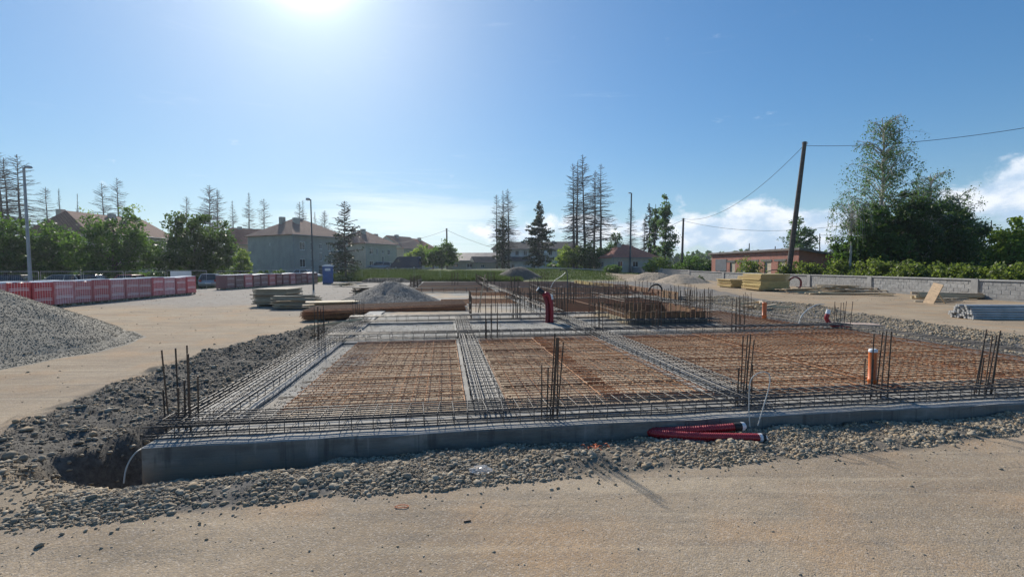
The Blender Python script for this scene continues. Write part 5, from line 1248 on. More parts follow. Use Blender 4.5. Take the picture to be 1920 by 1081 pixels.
def house(name, label, K, rz, L, D, base, eave, rh, wall, roof, S=(), W=(), E=(), hip=None, over=.45, chim=(), door=None, cat='house', group=None, fascia='dark_metal', gable_mat=None, sfr='white_paint'):
    t = thing(name, label, cat, (K[0], K[1], 0), rz, group); hS, hW, hE = list(S), list(W), list(E)
    m = MB(); fS = hS + ([door] if door else [])
    facade(m, (0, 0, 0), (1, 0, 0), L, base, eave, fS); facade(m, (L, 0, 0), (0, 1, 0), D, base, eave, hE); facade(m, (L, D, 0), (-1, 0, 0), L, base, eave, []); facade(m, (0, D, 0), (0, -1, 0), D, base, eave, hW)
    me = bpy.data.meshes.new('wall'); me.from_pydata(m.v, [], m.f); me.materials.append(M[wall]); link('wall', me, t)
    for h in hS: window(t, (0, 0, 0), (1, 0, 0), h, sfr)
    for h in hE: window(t, (L, 0, 0), (0, 1, 0), h)
    for h in hW: window(t, (0, D, 0), (0, -1, 0), h)
    if door: MB().span((door[0], .1, door[2]), (door[1], .16, door[3])).build('door', M['tail_red'] if False else M['dark_metal'], t)
    o = over; r = MB(); zt = eave + rh; e0, e1 = eave - .02, eave + .12
    if hip is None:      # gable along x
        r.add([(-o, -o, e0), (L + o, -o, e0), (L + o, D + o, e0), (-o, D + o, e0), (-o, -o, e1), (L + o, -o, e1), (L + o, D + o, e1), (-o, D + o, e1), (-o, D / 2, zt), (L + o, D / 2, zt)], [(3, 2, 1, 0), (0, 1, 5, 4), (2, 3, 7, 6), (4, 5, 9, 8), (6, 7, 8, 9), (1, 2, 6, 9, 5), (3, 0, 4, 8, 7)])
        g = MB()
        for x in (.0, L): g.add([(x, 0, eave - .05), (x, D, eave - .05), (x, D / 2, zt - .25)], [(0, 1, 2)])
    else:
        r.add([(-o, -o, e0), (L + o, -o, e0), (L + o, D + o, e0), (-o, D + o, e0), (-o, -o, e1), (L + o, -o, e1), (L + o, D + o, e1), (-o, D + o, e1), (hip, D / 2, zt), (L - hip, D / 2, zt)], [(3, 2, 1, 0), (0, 1, 5, 4), (1, 2, 6, 5), (2, 3, 7, 6), (3, 0, 4, 7), (4, 5, 9, 8), (5, 6, 9), (6, 7, 8, 9), (7, 4, 8)])
    ro = r.build('roof', M[roof], t)
    if hip is None and gable_mat:
        for x in (-o - .012, L + o + .012): MB().add([(x, -o * .2, eave + .14), (x, D + o * .2, eave + .14), (x, D / 2, zt - .25)], [(0, 1, 2)]).build('gable', M[gable_mat], t)
    for cx_, cy_, w, hh in chim:
        c = MB(); c.span((cx_ - w / 2, cy_ - w / 2, eave + rh * .3), (cx_ + w / 2, cy_ + w / 2, zt + hh)); co = c.build('chimney', M['plaster_cream'], ro); MB().span((cx_ - w / 2 - .07, cy_ - w / 2 - .07, zt + hh + .003), (cx_ + w / 2 + .07, cy_ + w / 2 + .07, zt + hh + .12)).build('chimney_cap', M['coping'], co) if False else None
    m = MB(); m.tube([(0.06, -.1, base), (.06, -.1, eave)], .06, 6); m.build('downpipe', M['pole_grey'], t)
    g = MB(); g.tube([(-o, -o - .05, eave), (L + o, -o - .05, eave)], .08, 6); g.build('gutter', M['pole_grey'], t)
    return t
def win_row(n, x0, step, w, zs, h): return [(x0 + i * step, x0 + i * step + w, z, z + h) for z in zs for i in range(n)]
A63 = math.radians(62)
S1 = [(1.3, 2.5, 4.9, 6.4), (1.3, 2.5, 1.9, 3.4), (3.5, 4.1, 4.9, 6.4), (3.5, 4.1, 1.9, 3.4), (5.4, 6.1, 3.0, 4.6), (5.4, 6.1, 5.2, 6.2), (7.3, 8.2, 4.9, 6.3), (7.3, 8.2, 1.9, 3.3)]
S1L = S1 + [(9.4, 10.4, 4.9, 6.3), (9.4, 10.4, 1.9, 3.3)]
house('apartment_house', 'big grey two storey house with brown hipped roof behind the brown pallets', (-37.4, 79.5), A63, 12.0, 12.5, -1, 7.45, 3.4, 'plaster_grey', 'tile_brown', S1L, [(6.0, 6.5, 5.7, 6.2)], hip=4.6, chim=[(3.4, 7.4, .8, .3), (4.2, 4.6, .9, .1), (6.6, 6.6, .7, .3), (9.6, 5.0, .9, -.9)], door=(5.2, 6.3, -.2, 2.2))
house('apartment_house', 'second grey house with brown hipped roof, right of the dark spruce', (-34.0, 108), A63, 10.5, 12.5, 0, 7.4, 3.5, 'plaster_green', 'tile_brown', S1, [(4, 5, 4.8, 6.1)], hip=4.2, chim=[(3.2, 7.2, .8, .4), (4.0, 4.8, .9, .3), (8.6, 5.2, .9, -.6)])
house('apartment_house', 'third house with a gable end towards the van', (-29.3, 126), A63, 9.0, 11.5, 0, 6.9, 3.8, 'plaster_green', 'tile_brown', S1[:6], [(4, 5, 4.8, 6.1), (7, 8, 4.8, 6.1), (4, 5, 1.8, 3.2)], hip=None, gable_mat='plaster_green', chim=[(3.0, 5.2, .9, .3)])
house('apartment_house', 'farthest house of the row with dark gabled wall', (-28.2, 143), A63, 9.5, 12.5, 0, 7.2, 3.9, 'plaster_grey', 'tile_red', S1, [(4, 5, 4.8, 6.1), (7, 8, 4.8, 6.1)], hip=2.5, chim=[(6.0, 5.2, .9, .3)])
house('apartment_house', 'beige house with red tiled gable roof just left of the big grey house', (-54.5, 92), math.radians(40), 16, 10, -1, 6.4, 3.6, 'plaster_beige', 'tile_orange', [], [(4.2, 5.4, 6.9, 8.0)][:0] + [(3.8, 5.0, 4.0, 5.3)], hip=None, gable_mat='plaster_beige', chim=[(1.5, 5.0, .8, .3)])
house('apartment_house', 'beige house with brown half hipped roof behind the left trees', (-71.0, 78), math.radians(88), 19, 10.5, -1, 7.7, 3.9, 'plaster_beige', 'tile_brown', win_row(4, 2, 4.2, 1.3, (1.8, 4.7), 1.5), [(4.2, 6.2, 5.4, 6.9)], hip=1.6, chim=[(2.4, 7.0, .9, .3), (9.5, 4.5, .9, .3), (12.0, 4.0, .9, -.1), (16.0, 5.2, .9, .2)])
WS = win_row(9, 1.6, 2.35, 1.1, (2.6, 5.2), 1.4)
house('long_building', 'long white two storey building with dark roof behind the central conifers', (-5.4, 132), math.radians(-6), 24, 10, 0, 6.9, 2.4, 'plaster_white', 'tile_dark', WS, [(4, 5, 5, 6.3)], hip=1.2, over=.6, chim=[(8, 5, .9, .2), (17, 5, .9, .2)], door=(11.2, 12.0, .9, 2.5), cat='building')
house('porch', 'low dark roofed porch in front of the white building', (-4.2, 127.8), math.radians(-6), 9, 3.0, 0, 3.5, 1.3, 'plaster_white', 'tile_dark', [(1, 2, 1.6, 2.8), (4, 5, 1.6, 2.8)], hip=None, cat='porch')
house('low_shed', 'long low shed with pale sheet roof left of the white building', (-16.5, 118), math.radians(-4), 13, 9, 0, 3.5, 2.2, 'plaster_beige', 'tin_roof', [(1.5, 3, 1.8, 2.9), (5, 6.5, 1.8, 2.9)], hip=None, cat='shed')
house('low_shed', 'small cream hut with grey gable beside the long low shed', (-8.8, 114), math.radians(20), 5, 5, 0, 3.0, 1.6, 'plaster_cream', 'tile_dark', [(1.2, 2.2, 1.8, 2.6)], hip=None, gable_mat='plaster_cream', cat='shed')
house('cottage', 'small house with red hipped roof beyond the left end of the wall', (21.0, 97), math.radians(14), 10.5, 10, 0, 3.9, 3.0, 'plaster_cream', 'tile_red', [(1.2, 2.4, 1.9, 3.2), (4.6, 6.0, 1.9, 3.2), (8, 9.2, 1.9, 3.2)], [(1.5, 2.8, 1.9, 3.2), (4.2, 5.6, 1.9, 3.2)], hip=4.3, chim=[(3.6, 4.2, .7, .3)])
house('neighbour_house', 'neighbouring house with dark roof partly hidden by the right hand trees', (76, 86), math.radians(10), 14, 9, 0, 5.2, 2.6, 'plaster_beige', 'tile_dark', [(2, 3.2, 2.5, 3.8), (6, 7.2, 2.5, 3.8)], hip=None, gable_mat='plaster_beige', chim=[(3, 4.2, .9, .5)])
def garages():
    t = thing('brick_garages', 'long red brick garage block with pale doors behind the wall', 'garage block', (37.0, 60.0, 0), math.radians(93.4)); L, D = 23.0, 9.0; top = 4.15
    holes = [(2.6 + i * 3.15, 4.9 + i * 3.15, .1, 2.75) for i in range(6)]; m = MB()
    # local x runs away from the camera along the front, local y points to -X: mirror so the front is the y=0 face seen from the site
    facade(m, (L, 0, 0), (-1, 0, 0), L, -.3, top, [(L - b, L - a, c, d) for a, b, c, d in holes], .14); facade(m, (0, 0, 0), (0, -1, 0), D, -.3, 2.6, []); facade(m, (L, -D, 0), (0, 1, 0), D, -.3, 2.6, [])
    m.add([(0, 0, 2.6), (0, -D, 2.6), (0, -D, 2.75), (0, 0, top)], [(0, 1, 2, 3)]); m.add([(L, 0, 2.6), (L, -D, 2.6), (L, -D, 2.75), (L, 0, top)], [(3, 2, 1, 0)])
    me = bpy.data.meshes.new('wall'); me.from_pydata(m.v, [], m.f); me.materials.append(M['red_brick']); link('wall', me, t)
    for i, (a, b, c, d) in enumerate(holes):
        if i == 5: MB().span((a - .6, .04, 1.3), (b + .8, .10, 3.3)).build('grey_board', M['sheet_grey'], t)
        dd = MB().span((a, -.12, c), (b, -.08, d)).build('door', M['garage_door_pale' if i == 3 else 'garage_door'], t); MB().span(((a + b) / 2 - .02, -.08, c), ((a + b) / 2 + .02, -.065, d)).build('seam', M['dark_metal'], dd)
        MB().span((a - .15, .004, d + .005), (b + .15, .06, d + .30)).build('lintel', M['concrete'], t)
    for i in range(7): MB().span((.9 + i * 3.15, .004, -.3), (1.9 + i * 3.15, .09, 2.7)).build('pier', M['red_brick'], t)
    r = MB(); r.add([(-.6, .38, top + .02), (L + .6, .38, top + .02), (L + .6, -D - .6, 2.72), (-.6, -D - .6, 2.72), (-.6, .38, top + .30), (L + .6, .38, top + .30), (L + .6, -D - .6, 2.95), (-.6, -D - .6, 2.95)], [(3, 2, 1, 0), (4, 5, 6, 7), (0, 1, 5, 4), (1, 2, 6, 5), (2, 3, 7, 6), (3, 0, 4, 7)]); ro = r.build('roof', M['tin_roof'], t)
    for x in (8, 15): MB().tube([(x, -2, 3.8), (x, -2, 5.0)], .07, 6).build('vent_pipe', M['dark_metal'], ro)
garages()
# pale kerb rails and the lane behind the site
def lane():
    for i, (p, q, w) in enumerate((((-45, 86), (9, 88), 3.0),)):
        d = Vector((q[0] - p[0], q[1] - p[1], 0)); n = 40; Vv = []; 
        for k in range(n + 1):
            c = Vector((p[0], p[1], 0)) + d * (k / n)
            for s in (-1, 1): x, y = c.x, c.y + s * w; Vv.append((x, y, T(x, y) + .03))
        m = MB(); m.add(Vv, [(2 * k, 2 * k + 2, 2 * k + 3, 2 * k + 1) for k in range(n)]); o = m.build('lane', M['asphalt']); tag(o, 'asphalt lane where the cars stand behind the grass', None, None, 'structure')
simple('asphalt', (.055, .055, .056), .9, 0, .2, 2, bump=.3)
lane()
def rail(label, p, q, h, mat):
    p, q = Vector(p), Vector(q); t = thing('pale_rail', label, 'rail', p, 0, 'pale rails on the far lawn'); d = q - p; MB().tube([(0, 0, h), d + Vector((0, 0, h))], .09, 6).build('bar', M[mat], t)
    for k in (0.02, .33, .66, .98): MB().tube([d * k - Vector((0, 0, .3)), d * k + Vector((0, 0, h))], .06, 6).build('post', M[mat], t)
rail('long pale rail on the lawn left of the wall end', (5, 86, T(5, 86)), (17.5, 86, T(17.5, 86)), .45, 'white_hose')
rail('shorter yellowish rail on the lawn nearer to the dark earth heap', (3.5, 80, T(3.5, 80)), (10.5, 80, T(10.5, 80)), .55, 'timber')
# ================================================================== VEGETATION
leaf_material('leaf_maple', (.036, .074, .018), (.12, .225, .030), (.078, .132, .030), .42)
leaf_material('leaf_fresh', (.085, .135, .028), (.27, .38, .05), (.16, .21, .05), .48)
leaf_material('leaf_dark', (.030, .056, .016), (.09, .16, .026), (.062, .10, .026), .38)
leaf_material('leaf_spruce', (.026, .042, .022), (.05, .075, .022), (.055, .075, .034), .22)
leaf_material('leaf_birch', (.048, .092, .030), (.12, .225, .045), (.085, .14, .048), .42)
leaf_material('leaf_vine', (.065, .095, .022), (.20, .27, .04), (.15, .18, .05), .42)
leaf_material('grass_blade', (.045, .070, .018), (.085, .125, .024), (.095, .115, .04), .35)
simple('bark', (.085, .066, .052), .95, 0, .3, 5, bump=.6, bscale=18); simple('bark_birch', (.42, .40, .37), .85, 0, .25, 3); simple('dead_wood', (.105, .090, .082), .95, 0, .2, 3)
def leaves_np(C, size, aspect=.6, up=.0):
    """quads bent along the middle: 4 verts, 2 triangles each, around centres C"""
    n = len(C); a = rng.normal(0, 1, (n, 3)); a[:, 2] *= (1 - up); a /= np.linalg.norm(a, axis=1)[:, None] + 1e-9
    b = np.cross(a, rng.normal(0, 1, (n, 3))); b /= np.linalg.norm(b, axis=1)[:, None] + 1e-9; c = np.cross(a, b)
    s = size * rng.uniform(.6, 1.4, (n, 1))
    v = np.stack([C - a * s * .5, C + b * s * aspect * .5 + c * s * .10, C + a * s * .5, C - b * s * aspect * .5 + c * s * .10], 1)
    k = np.arange(n)[:, None] * 4
    f = np.concatenate([k + np.array([[0, 1, 2]]), k + np.array([[0, 2, 3]])], 0)
    return v.reshape(-1, 3), f
def crown_points(n, blobs, clump=.16, nclump=60, hollow=.55):
    """clumps through a set of ellipsoids (cx,cy,cz,rx,ry,rz)"""
    vol = np.array([b[3] * b[4] * b[5] for b in blobs]) ** .8; pick = rng.choice(len(blobs), nclump, p=vol / vol.sum()); B = np.array(blobs)[pick]
    d = rng.normal(0, 1, (nclump, 3)); d /= np.linalg.norm(d, axis=1)[:, None]; r = hollow + (1.0 - hollow) * rng.uniform(0, 1, (nclump, 1)) ** .7
    cc = B[:, :3] + d * r * B[:, 3:]
    cr = clump * rng.uniform(.6, 1.5, nclump) * B[:, 3:].mean(1)
    ci = rng.integers(0, nclump, n); g = rng.normal(0, .55, (n, 3)); g /= np.maximum(1, np.linalg.norm(g, axis=1))[:, None] ** .5
    return cc[ci] + g * cr[ci][:, None] * np.array([1, 1, .72]), cc
def limbs(m, pts, trunk_h, r0, r1, targets, n=6):
    m.tube(pts, [r0 + (r1 - r0) * i / (len(pts) - 1) for i in range(len(pts))], 8)
    for q in targets:
        q = Vector(q); zz = max(trunk_h * .25, min(trunk_h * .9, q.z * random.uniform(.45, .7))); k = zz / trunk_h * (len(pts) - 1); i = min(int(k), len(pts) - 2); s = Vector(pts[i]).lerp(Vector(pts[i + 1]), k - i)
        mid = s.lerp(q, .5) + Vector((random.gauss(0, .15), random.gauss(0, .15), .12 * (q - s).length)); m.tube([s, mid, q], [r0 * .32, r0 * .2, r0 * .06], 5)
def tree(name, label, base, blobs, n, size, mat, nclump=80, clump=.22, hollow=.5, trunk=.22, bark='bark', cat='tree', group=None, aspect=.65, tilt=(0, 0), limb_n=14):
    t = thing(name, label, cat, base, 0, group); C, cc = crown_points(n, blobs, clump, nclump, hollow)
    top = max(b[2] + b[5] * .6 for b in blobs); m = MB(); pts = [(tilt[0] * k / 5 + random.gauss(0, .05), tilt[1] * k / 5 + random.gauss(0, .05), top * k / 5 - (.4 if k == 0 else 0)) for k in range(6)]
    limbs(m, pts, top, trunk, trunk * .25, cc[:limb_n]); m.build('trunk', M[bark], t)
    v, f = leaves_np(C, size, aspect); link('crown', np_mesh('crown', v, f, M[mat]), t); return t
def base_at(px, Y): x = (px - CX) / F_PX * Y; return (x, Y, T(x, Y))
def zt(py, Y): return EYE + (500 - py) / F_PX * Y
def round_tree(label, px, Y, top_py, w_px, mat, n=5200, size=.34, low=.9, name='leafy_tree', group='leafy trees', nclump=110, squash=1.0):
    b = base_at(px, Y); h = zt(top_py, Y) - b[2]; r = w_px / 2 / F_PX * Y; z0 = low
    bl = [(0, 0, z0 + (h - z0) * .42, r * .95, r * .95, (h - z0) * .44), (r * .1, 0, z0 + (h - z0) * .68, r * .72, r * .72, (h - z0) * .33), (0, 0, z0 + (h - z0) * .2, r * .85, r * .85, (h - z0) * .2), (-r * .45, -r * .2, z0 + (h - z0) * .36, r * .55, r * .55, (h - z0) * .30), (r * .5, r * .1, z0 + (h - z0) * .34, r * .52, r * .52, (h - z0) * .30)]
    return tree(name, label, b, bl, int(n * 1.6), size * .9, mat, int(nclump * 1.35), .23, .4, .10 + .018 * h, group=group)
round_tree('leafy tree at the far left edge beside the tall lamp', 8, 52, 402, 120, 'leaf_maple', 6500)
round_tree('low leafy tree between the tall lamp and the second tree', 102, 57, 418, 118, 'leaf_maple', 5500)
round_tree('broad leafy tree in front of the beige house', 216, 56, 392, 140, 'leaf_maple', 8000)
round_tree('large round leafy tree left of the big grey house', 366, 57, 398, 150, 'leaf_dark', 9500)
round_tree('small pale bush tree at the corner of the big grey house', 452, 66, 466, 40, 'leaf_fresh', 1500, .3)
round_tree('pale young tree behind the roof of the beige house', 255, 112, 388, 60, 'leaf_fresh', 1500, .5)
round_tree('pale young tree behind the roof left of the broad tree', 170, 112, 385, 50, 'leaf_fresh', 1300, .5)
round_tree('round bush tree below the utility pole', 829, 98, 452, 62, 'leaf_maple', 4200, .4)
round_tree('lighter bush tree just left of the round bush', 790, 106, 458, 56, 'leaf_fresh', 3000, .42)
round_tree('green bush tree at the right corner of the van', 812, 112, 466, 90, 'leaf_fresh', 3000, .42)
round_tree('leafy tree right of the tall bare conifers', 1152, 122, 428, 36, 'leaf_dark', 2200, .4)
round_tree('broad pale bush under the left bare conifers of the tall group', 1066, 108, 458, 60, 'leaf_fresh', 3200, .42)
round_tree('dark green bush under the middle of the tall bare conifers', 1106, 106, 454, 62, 'leaf_maple', 3200, .42)
round_tree('green bush between the tall conifers and the small red roofed house', 1136, 104, 464, 50, 'leaf_maple', 2600, .42)
round_tree('pale green tree behind the brick garages by the leaning pole', 1494, 120, 410, 62, 'leaf_birch', 3200, .6)
round_tree('bright leafy tree at the right edge of the picture', 1900, 40, 408, 88, 'leaf_fresh', 5200, .30)
round_tree('small bush at the garden in front of the right neighbour house', 1845, 58, 462, 60, 'leaf_dark', 2600, .34)
round_tree('low green bush between the wall and the small red roofed house', 1232, 88, 482, 56, 'leaf_fresh', 2400, .34, .2)
round_tree('low green bush behind the wall left of the brick garages', 1292, 92, 482, 70, 'leaf_maple', 2600, .36, .2)
round_tree('low dark bush behind the wall right of the utility pole', 1318, 100, 484, 50, 'leaf_dark', 1800, .36, .2)
round_tree('grey green bush in front of the far end of the wall', 1149, 84, 497, 40, 'leaf_maple', 1800, .25, .1)
round_tree('small dark weed clump at the foot of the wall left of the formwork', 1313, 58, 516, 16, 'leaf_dark', 500, .14, .05)
round_tree('shrub at the foot of the dark spruce by the big house', 655, 74, 500, 46, 'leaf_dark', 1600, .26, .1)
# poplars and thin mixed trees near the small house
def poplar(label, px, Y, top_py, w_px, mat, n):
    b = base_at(px, Y); h = zt(top_py, Y) - b[2]; r = w_px / 2 / F_PX * Y
    bl = [(random.gauss(0, r * .25), random.gauss(0, r * .25), h * k, r * (1.05 - abs(k - .5)), r * (1.05 - abs(k - .5)), h * .12) for k in (.2, .33, .46, .6, .72, .84, .93)]
    return tree('poplar_tree', label, b, bl, n, .42, mat, 70, .42, .3, .22, group='poplars')
poplar('taller poplar with silvery leaves left of the utility pole', 1246, 106, 373, 30, 'leaf_birch', 4200)
poplar('slimmer poplar just left of the taller poplar', 1227, 110, 384, 18, 'leaf_birch', 2200)

# ------------------------------------------------------------------ conifers
def conifer_mesh(h, Lmax, seed, start=.22, needles=0.0, droop=.25, dens=1.0, power=.75, twig=1.0, thick=1.25):
    """returns trunk mesh, crown mesh (branches and twigs) and needle points"""
    random.seed(seed); m = MB(); tr = MB(); tr.tube([(random.gauss(0, .05), random.gauss(0, .05), h * k / 8 - (.5 if k == 0 else 0)) for k in range(9)], [max(.05, h * .0155 * (1 - k / 8.3)) for k in range(9)], 7)
    nd_ = []; z = h * start
    while z < h * .985:
        t = (z / h - start) / (1 - start); L = Lmax * max(.10, (1 - t) ** power * min(1, .62 + t * 1.3)) * random.uniform(.72, 1.12)
        for k in range(max(2, int(random.uniform(3, 5.5) * dens))):
            if random.random() < .10: continue
            az = random.uniform(0, 6.283); l = L * random.uniform(.55, 1.1); d = Vector((math.cos(az), math.sin(az), 0)); e = random.uniform(-.22, .22) + .75 * t * t
            p = [Vector((0, 0, z)), d * l * .35 + Vector((0, 0, z + l * .35 * e - droop * l * .06)), d * l * .72 + Vector((0, 0, z + l * .72 * e - droop * l * .22)), d * l + Vector((0, 0, z + l * e - droop * l * .22))]
            r = (.030 + .014 * l) * thick; m.tube(p, [r * 1.4, r, r * .75, r * .45], 3, False, False)
            nt = int(l * 3.6 * twig)
            for j in range(nt):
                s = .2 + .8 * (j + random.random()) / max(1, nt); q = p[0].lerp(p[1], s / .35) if s < .35 else (p[1].lerp(p[2], (s - .35) / .37) if s < .72 else p[2].lerp(p[3], min(1, (s - .72) / .28)))
                sd = 1 if j % 2 else -1; tl = l * .36 * (1.1 - s * .6) * random.uniform(.5, 1.2); v = (d * .6 + Vector((-d.y, d.x, 0)) * sd + Vector((0, 0, random.uniform(-.35, .25)))).normalized() * tl
                m.tube([q, q + v], [.028 * thick, .014 * thick], 3, False, False)
                if needles and random.random() < needles: nd_ += [q + v * random.uniform(.1, 1.1) + Vector((0, 0, random.gauss(-.05, .08))) for _ in range(3)]
            if needles:
                for _ in range(int(l * 5 * needles)): s = random.uniform(.25, 1.05); nd_.append(p[0].lerp(p[3], s) + Vector((random.gauss(0, .15), random.gauss(0, .15), random.gauss(-.12, .15))))
        z += random.uniform(.28, .55) * (1.0 if h > 14 else .75)
    return tr.mesh('trunk', M['dead_wood'] if needles < .4 else M['bark']), m.mesh('branches', M['dead_wood']), nd_
CON = [conifer_mesh(24, 4.6, 101, .22, 0, .25, 1.5, .6, 1.0, .8), conifer_mesh(24, 4.2, 102, .30, 0, .5, 1.4, .6, 1.1, .8), conifer_mesh(24, 6.0, 103, .15, 0, .1, 1.6, .55, 1.0, .8), conifer_mesh(24, 3.6, 104, .28, 0, .3, 1.3, .55, 1.0, .85), conifer_mesh(24, 4.8, 105, .18, 0, .6, 1.2, .5, 1.2, .8), conifer_mesh(24, 3.8, 106, .34, 0, .0, 1.6, .7, .9, .8)]
def conifer_copy(label, px, Y, top_py, v, wx=1.0, lean=0.0, group='bare conifers'):
    b = base_at(px, Y); h = zt(top_py, Y) - b[2]; s = h / 24.0; t = thing('bare_conifer', label, 'conifer', b, random.uniform(0, 6.28), group); t.rotation_euler = (random.gauss(0, .018), random.gauss(0, .018), random.uniform(0, 6.28)); tr, br, _ = CON[v]
    for nm, me in (('trunk', tr), ('branches', br)): link(nm, me, t, None, None, (s * wx if nm != 'trunk' else s, s * wx if nm != 'trunk' else s, s))
    return t
random.seed(5)
for a in (
        ('tall bare conifer at the far left edge', 14, 88, 279, 0, 1.15), ('tall bare conifer directly behind the tall street lamp', 45, 90, 293, 0, 1.3), ('slender bare conifer between the first two at far left', 24, 92, 300, 3, 1.2),
        ('thin bare tree right of the tall street lamp', 93, 96, 352, 3, 1.3), ('broken bare stem above the beige house chimney', 118, 105, 354, 3, .35), ('bare stump behind the ridge of the beige house', 150, 110, 364, 1, .3),
        ('bare crown behind the ridge of the beige house', 200, 105, 344, 2, 1.1), ('bare thin crown right behind the broad leafy tree', 224, 106, 334, 0, .9),
        ('smaller bare conifer left of the full bare pair', 351, 112, 369, 2, .9), ('largest bare conifer behind the large round tree', 396, 108, 349, 2, 1.15), ('second stem beside the largest bare conifer', 408, 110, 356, 0, .9),
        ('spindly bare tree between the large conifer and the grey house', 441, 112, 377, 3, .9), ('leaning bare conifer left of the grey house roof', 469, 112, 362, 1, .95), ('bare conifer at the left slope of the grey house roof', 498, 115, 372, 2, .95),
        ('forked bare conifer behind the grey house chimneys, left stem', 562, 118, 379, 0, .8), ('forked bare conifer behind the grey house chimneys, right stem', 570, 120, 377, 1, .8), ('bare conifer behind the right slope of the grey house', 608, 122, 395, 2, .9), ('thin bare conifer between the lamp and the dark spruce', 594, 124, 398, 3, .9),
        ('left bare conifer of the group before the white building', 932, 112, 366, 3, 1.2), ('right bare conifer of the group before the white building', 954, 112, 355, 0, 1.15), ('middle bare stem of the group before the white building', 945, 114, 359, 3, 1.0),
        ('leftmost stem of the tall bare conifer group', 1076, 108, 308, 2, .82), ('second stem of the tall bare conifer group, close to the first', 1081, 110, 306, 3, .8), ('tallest bare conifer in the middle of the group', 1097, 108, 291, 0, 1.1), ('thin stem right of the tallest bare conifer', 1113, 112, 322, 3, 1.0), ('rightmost bare conifer of the tall group', 1127, 109, 310, 1, 1.25),
        ('thin bare conifer behind the tall dark lamp', 1184, 118, 388, 3, 1.2), ('bare thin tree left of the poplars', 1205, 114, 400, 3, .9)):
    conifer_copy(a[0], a[1], a[2], a[3], {0: random.choice((0, 4, 0)), 1: random.choice((1, 5)), 2: random.choice((2, 4)), 3: random.choice((3, 5, 3))}[a[4]], a[5])
def spruce(label, px, Y, top_py, Lmax, mat, seed, needles=.8, start=.1, size=.34, power=.8, dens=1.0, extra=None, droop=.3):
    b = base_at(px, Y); h = zt(top_py, Y) - b[2]; tr, br, nd_ = conifer_mesh(h, Lmax, seed, start, needles, droop, dens, power); t = thing('spruce_tree', label, 'conifer', b, 0, 'green conifers')
    link('trunk', tr, t); link('branches', br, t)
    C = np.array([tuple(p) for p in nd_])
    if extra is not None: C = C[extra(C, h)]
    v, f = leaves_np(C, size, .5, .3); link('crown', np_mesh('crown', v, f, M[mat]), t)
spruce('dark half bare spruce in front of the big grey house', 648, 70, 378, 3.6, 'leaf_spruce', 201, .9, .1, .36, .55, 1.2, lambda C, h: rng.uniform(0, 1, len(C)) < np.clip(1.15 - C[:, 2] / h * 1.35, .05, 1))
spruce('dense dark spruce in front of the white building', 1011, 104, 377, 4.4, 'leaf_spruce', 202, 1.0, .08, .5, .7, 1.35)
spruce('green spruce at the foot of the conifers before the white building', 942, 106, 398, 3.0, 'leaf_spruce', 203, .9, .05, .5, .6, 1.1, lambda C, h: rng.uniform(0, 1, len(C)) < np.clip(1.2 - C[:, 2] / h * .8, .1, 1))
spruce('thin green spruce left of the poplars', 1216, 112, 382, 2.6, 'leaf_spruce', 204, .9, .1, .45, .6, 1.0)
spruce('short spruce between the garages and the dark trees', 1556, 74, 455, 1.4, 'leaf_spruce', 205, .9, .1, .3)
random.seed(9)

# ------------------------------------------------------------------ big trees on the right
def birch(label, px, Y, top_py, nbr, wide, low):
    b = base_at(px, Y); h = zt(top_py, Y); t = thing('birch_tree', label, 'tree', b, 0, 'trees on the right'); m = MB(); pts = [(random.gauss(0, .12), random.gauss(0, .12), h * k / 9 - (.4 if k == 0 else 0)) for k in range(10)]
    m.tube(pts, [.24 * (1 - k / 9.6) + .02 for k in range(10)], 8); m.build('trunk', M['bark_birch'], t); br = MB(); C = []
    for i in range(nbr):
        z = h * (low + (.96 - low) * (i / nbr)); az = random.uniform(0, 6.28); l = (wide * (1 - (z / h - .3) * 1.15) + .5) * random.uniform(.6, 1.15); d = Vector((math.cos(az), math.sin(az), 0)); p = [Vector((0, 0, z)), d * l * .4 + Vector((0, 0, z + l * .45)), d * l * .8 + Vector((0, 0, z + l * .62)), d * l + Vector((0, 0, z + l * .42))]
        br.tube(p, [.05, .035, .02, .008], 4, False)
        for j in range(7):
            s = random.uniform(.25, 1); q = p[0].lerp(p[2], s / .8) if s < .8 else p[2].lerp(p[3], (s - .8) / .2); w = q + Vector((random.gauss(0, .5), random.gauss(0, .5), random.uniform(-.9, .5))); br.tube([q, q.lerp(w, .5) + Vector((0, 0, .1)), w], [.014, .01, .005], 3, False)
            dl = 1.0 if z < h * .78 else .6
            if random.random() < dl:
                for _ in range(13): C.append(tuple(q.lerp(w, random.random()) + Vector((random.gauss(0, .16), random.gauss(0, .16), random.gauss(-.15, .25)))))
    br.build('branches', M['bark_birch'], t); v, f = leaves_np(np.array(C), .17, .6, -.3); link('crown', np_mesh('crown', v, f, M['leaf_birch']), t)
birch('tall thin crowned birch rising out of the dark trees', 1648, 47.0, 226, 105, 4.0, .30)
birch('lower leafy birch right of the tall birch', 1738, 47.5, 330, 60, 3.2, .35)
birch('smaller birch at the right end of the dark trees', 1792, 49, 362, 46, 2.6, .35)
def mass(label, px, Y, top_py, w_px, mat, n, size=.26, low=.3, squash=1.0, nclump=150, name='broad_tree'):
    b = base_at(px, Y); h = zt(top_py, Y) - b[2]; r = w_px / 2 / F_PX * Y
    bl = [(0, 0, h * .40, r, r * .8, h * .38), (-r * .35, -r * .2, h * .62, r * .55, r * .5, h * .30), (r * .35, 0, h * .60, r * .55, r * .5, h * .30), (0, .2, h * .74, r * .45, r * .45, h * .25), (-r * .6, 0, h * .28, r * .45, r * .5, h * .27), (r * .6, 0, h * .28, r * .45, r * .5, h * .27)]
    return tree(name, label, b, bl, n, size, mat, int(nclump * 1.3), .24, .35, .28, group='trees on the right', limb_n=22)
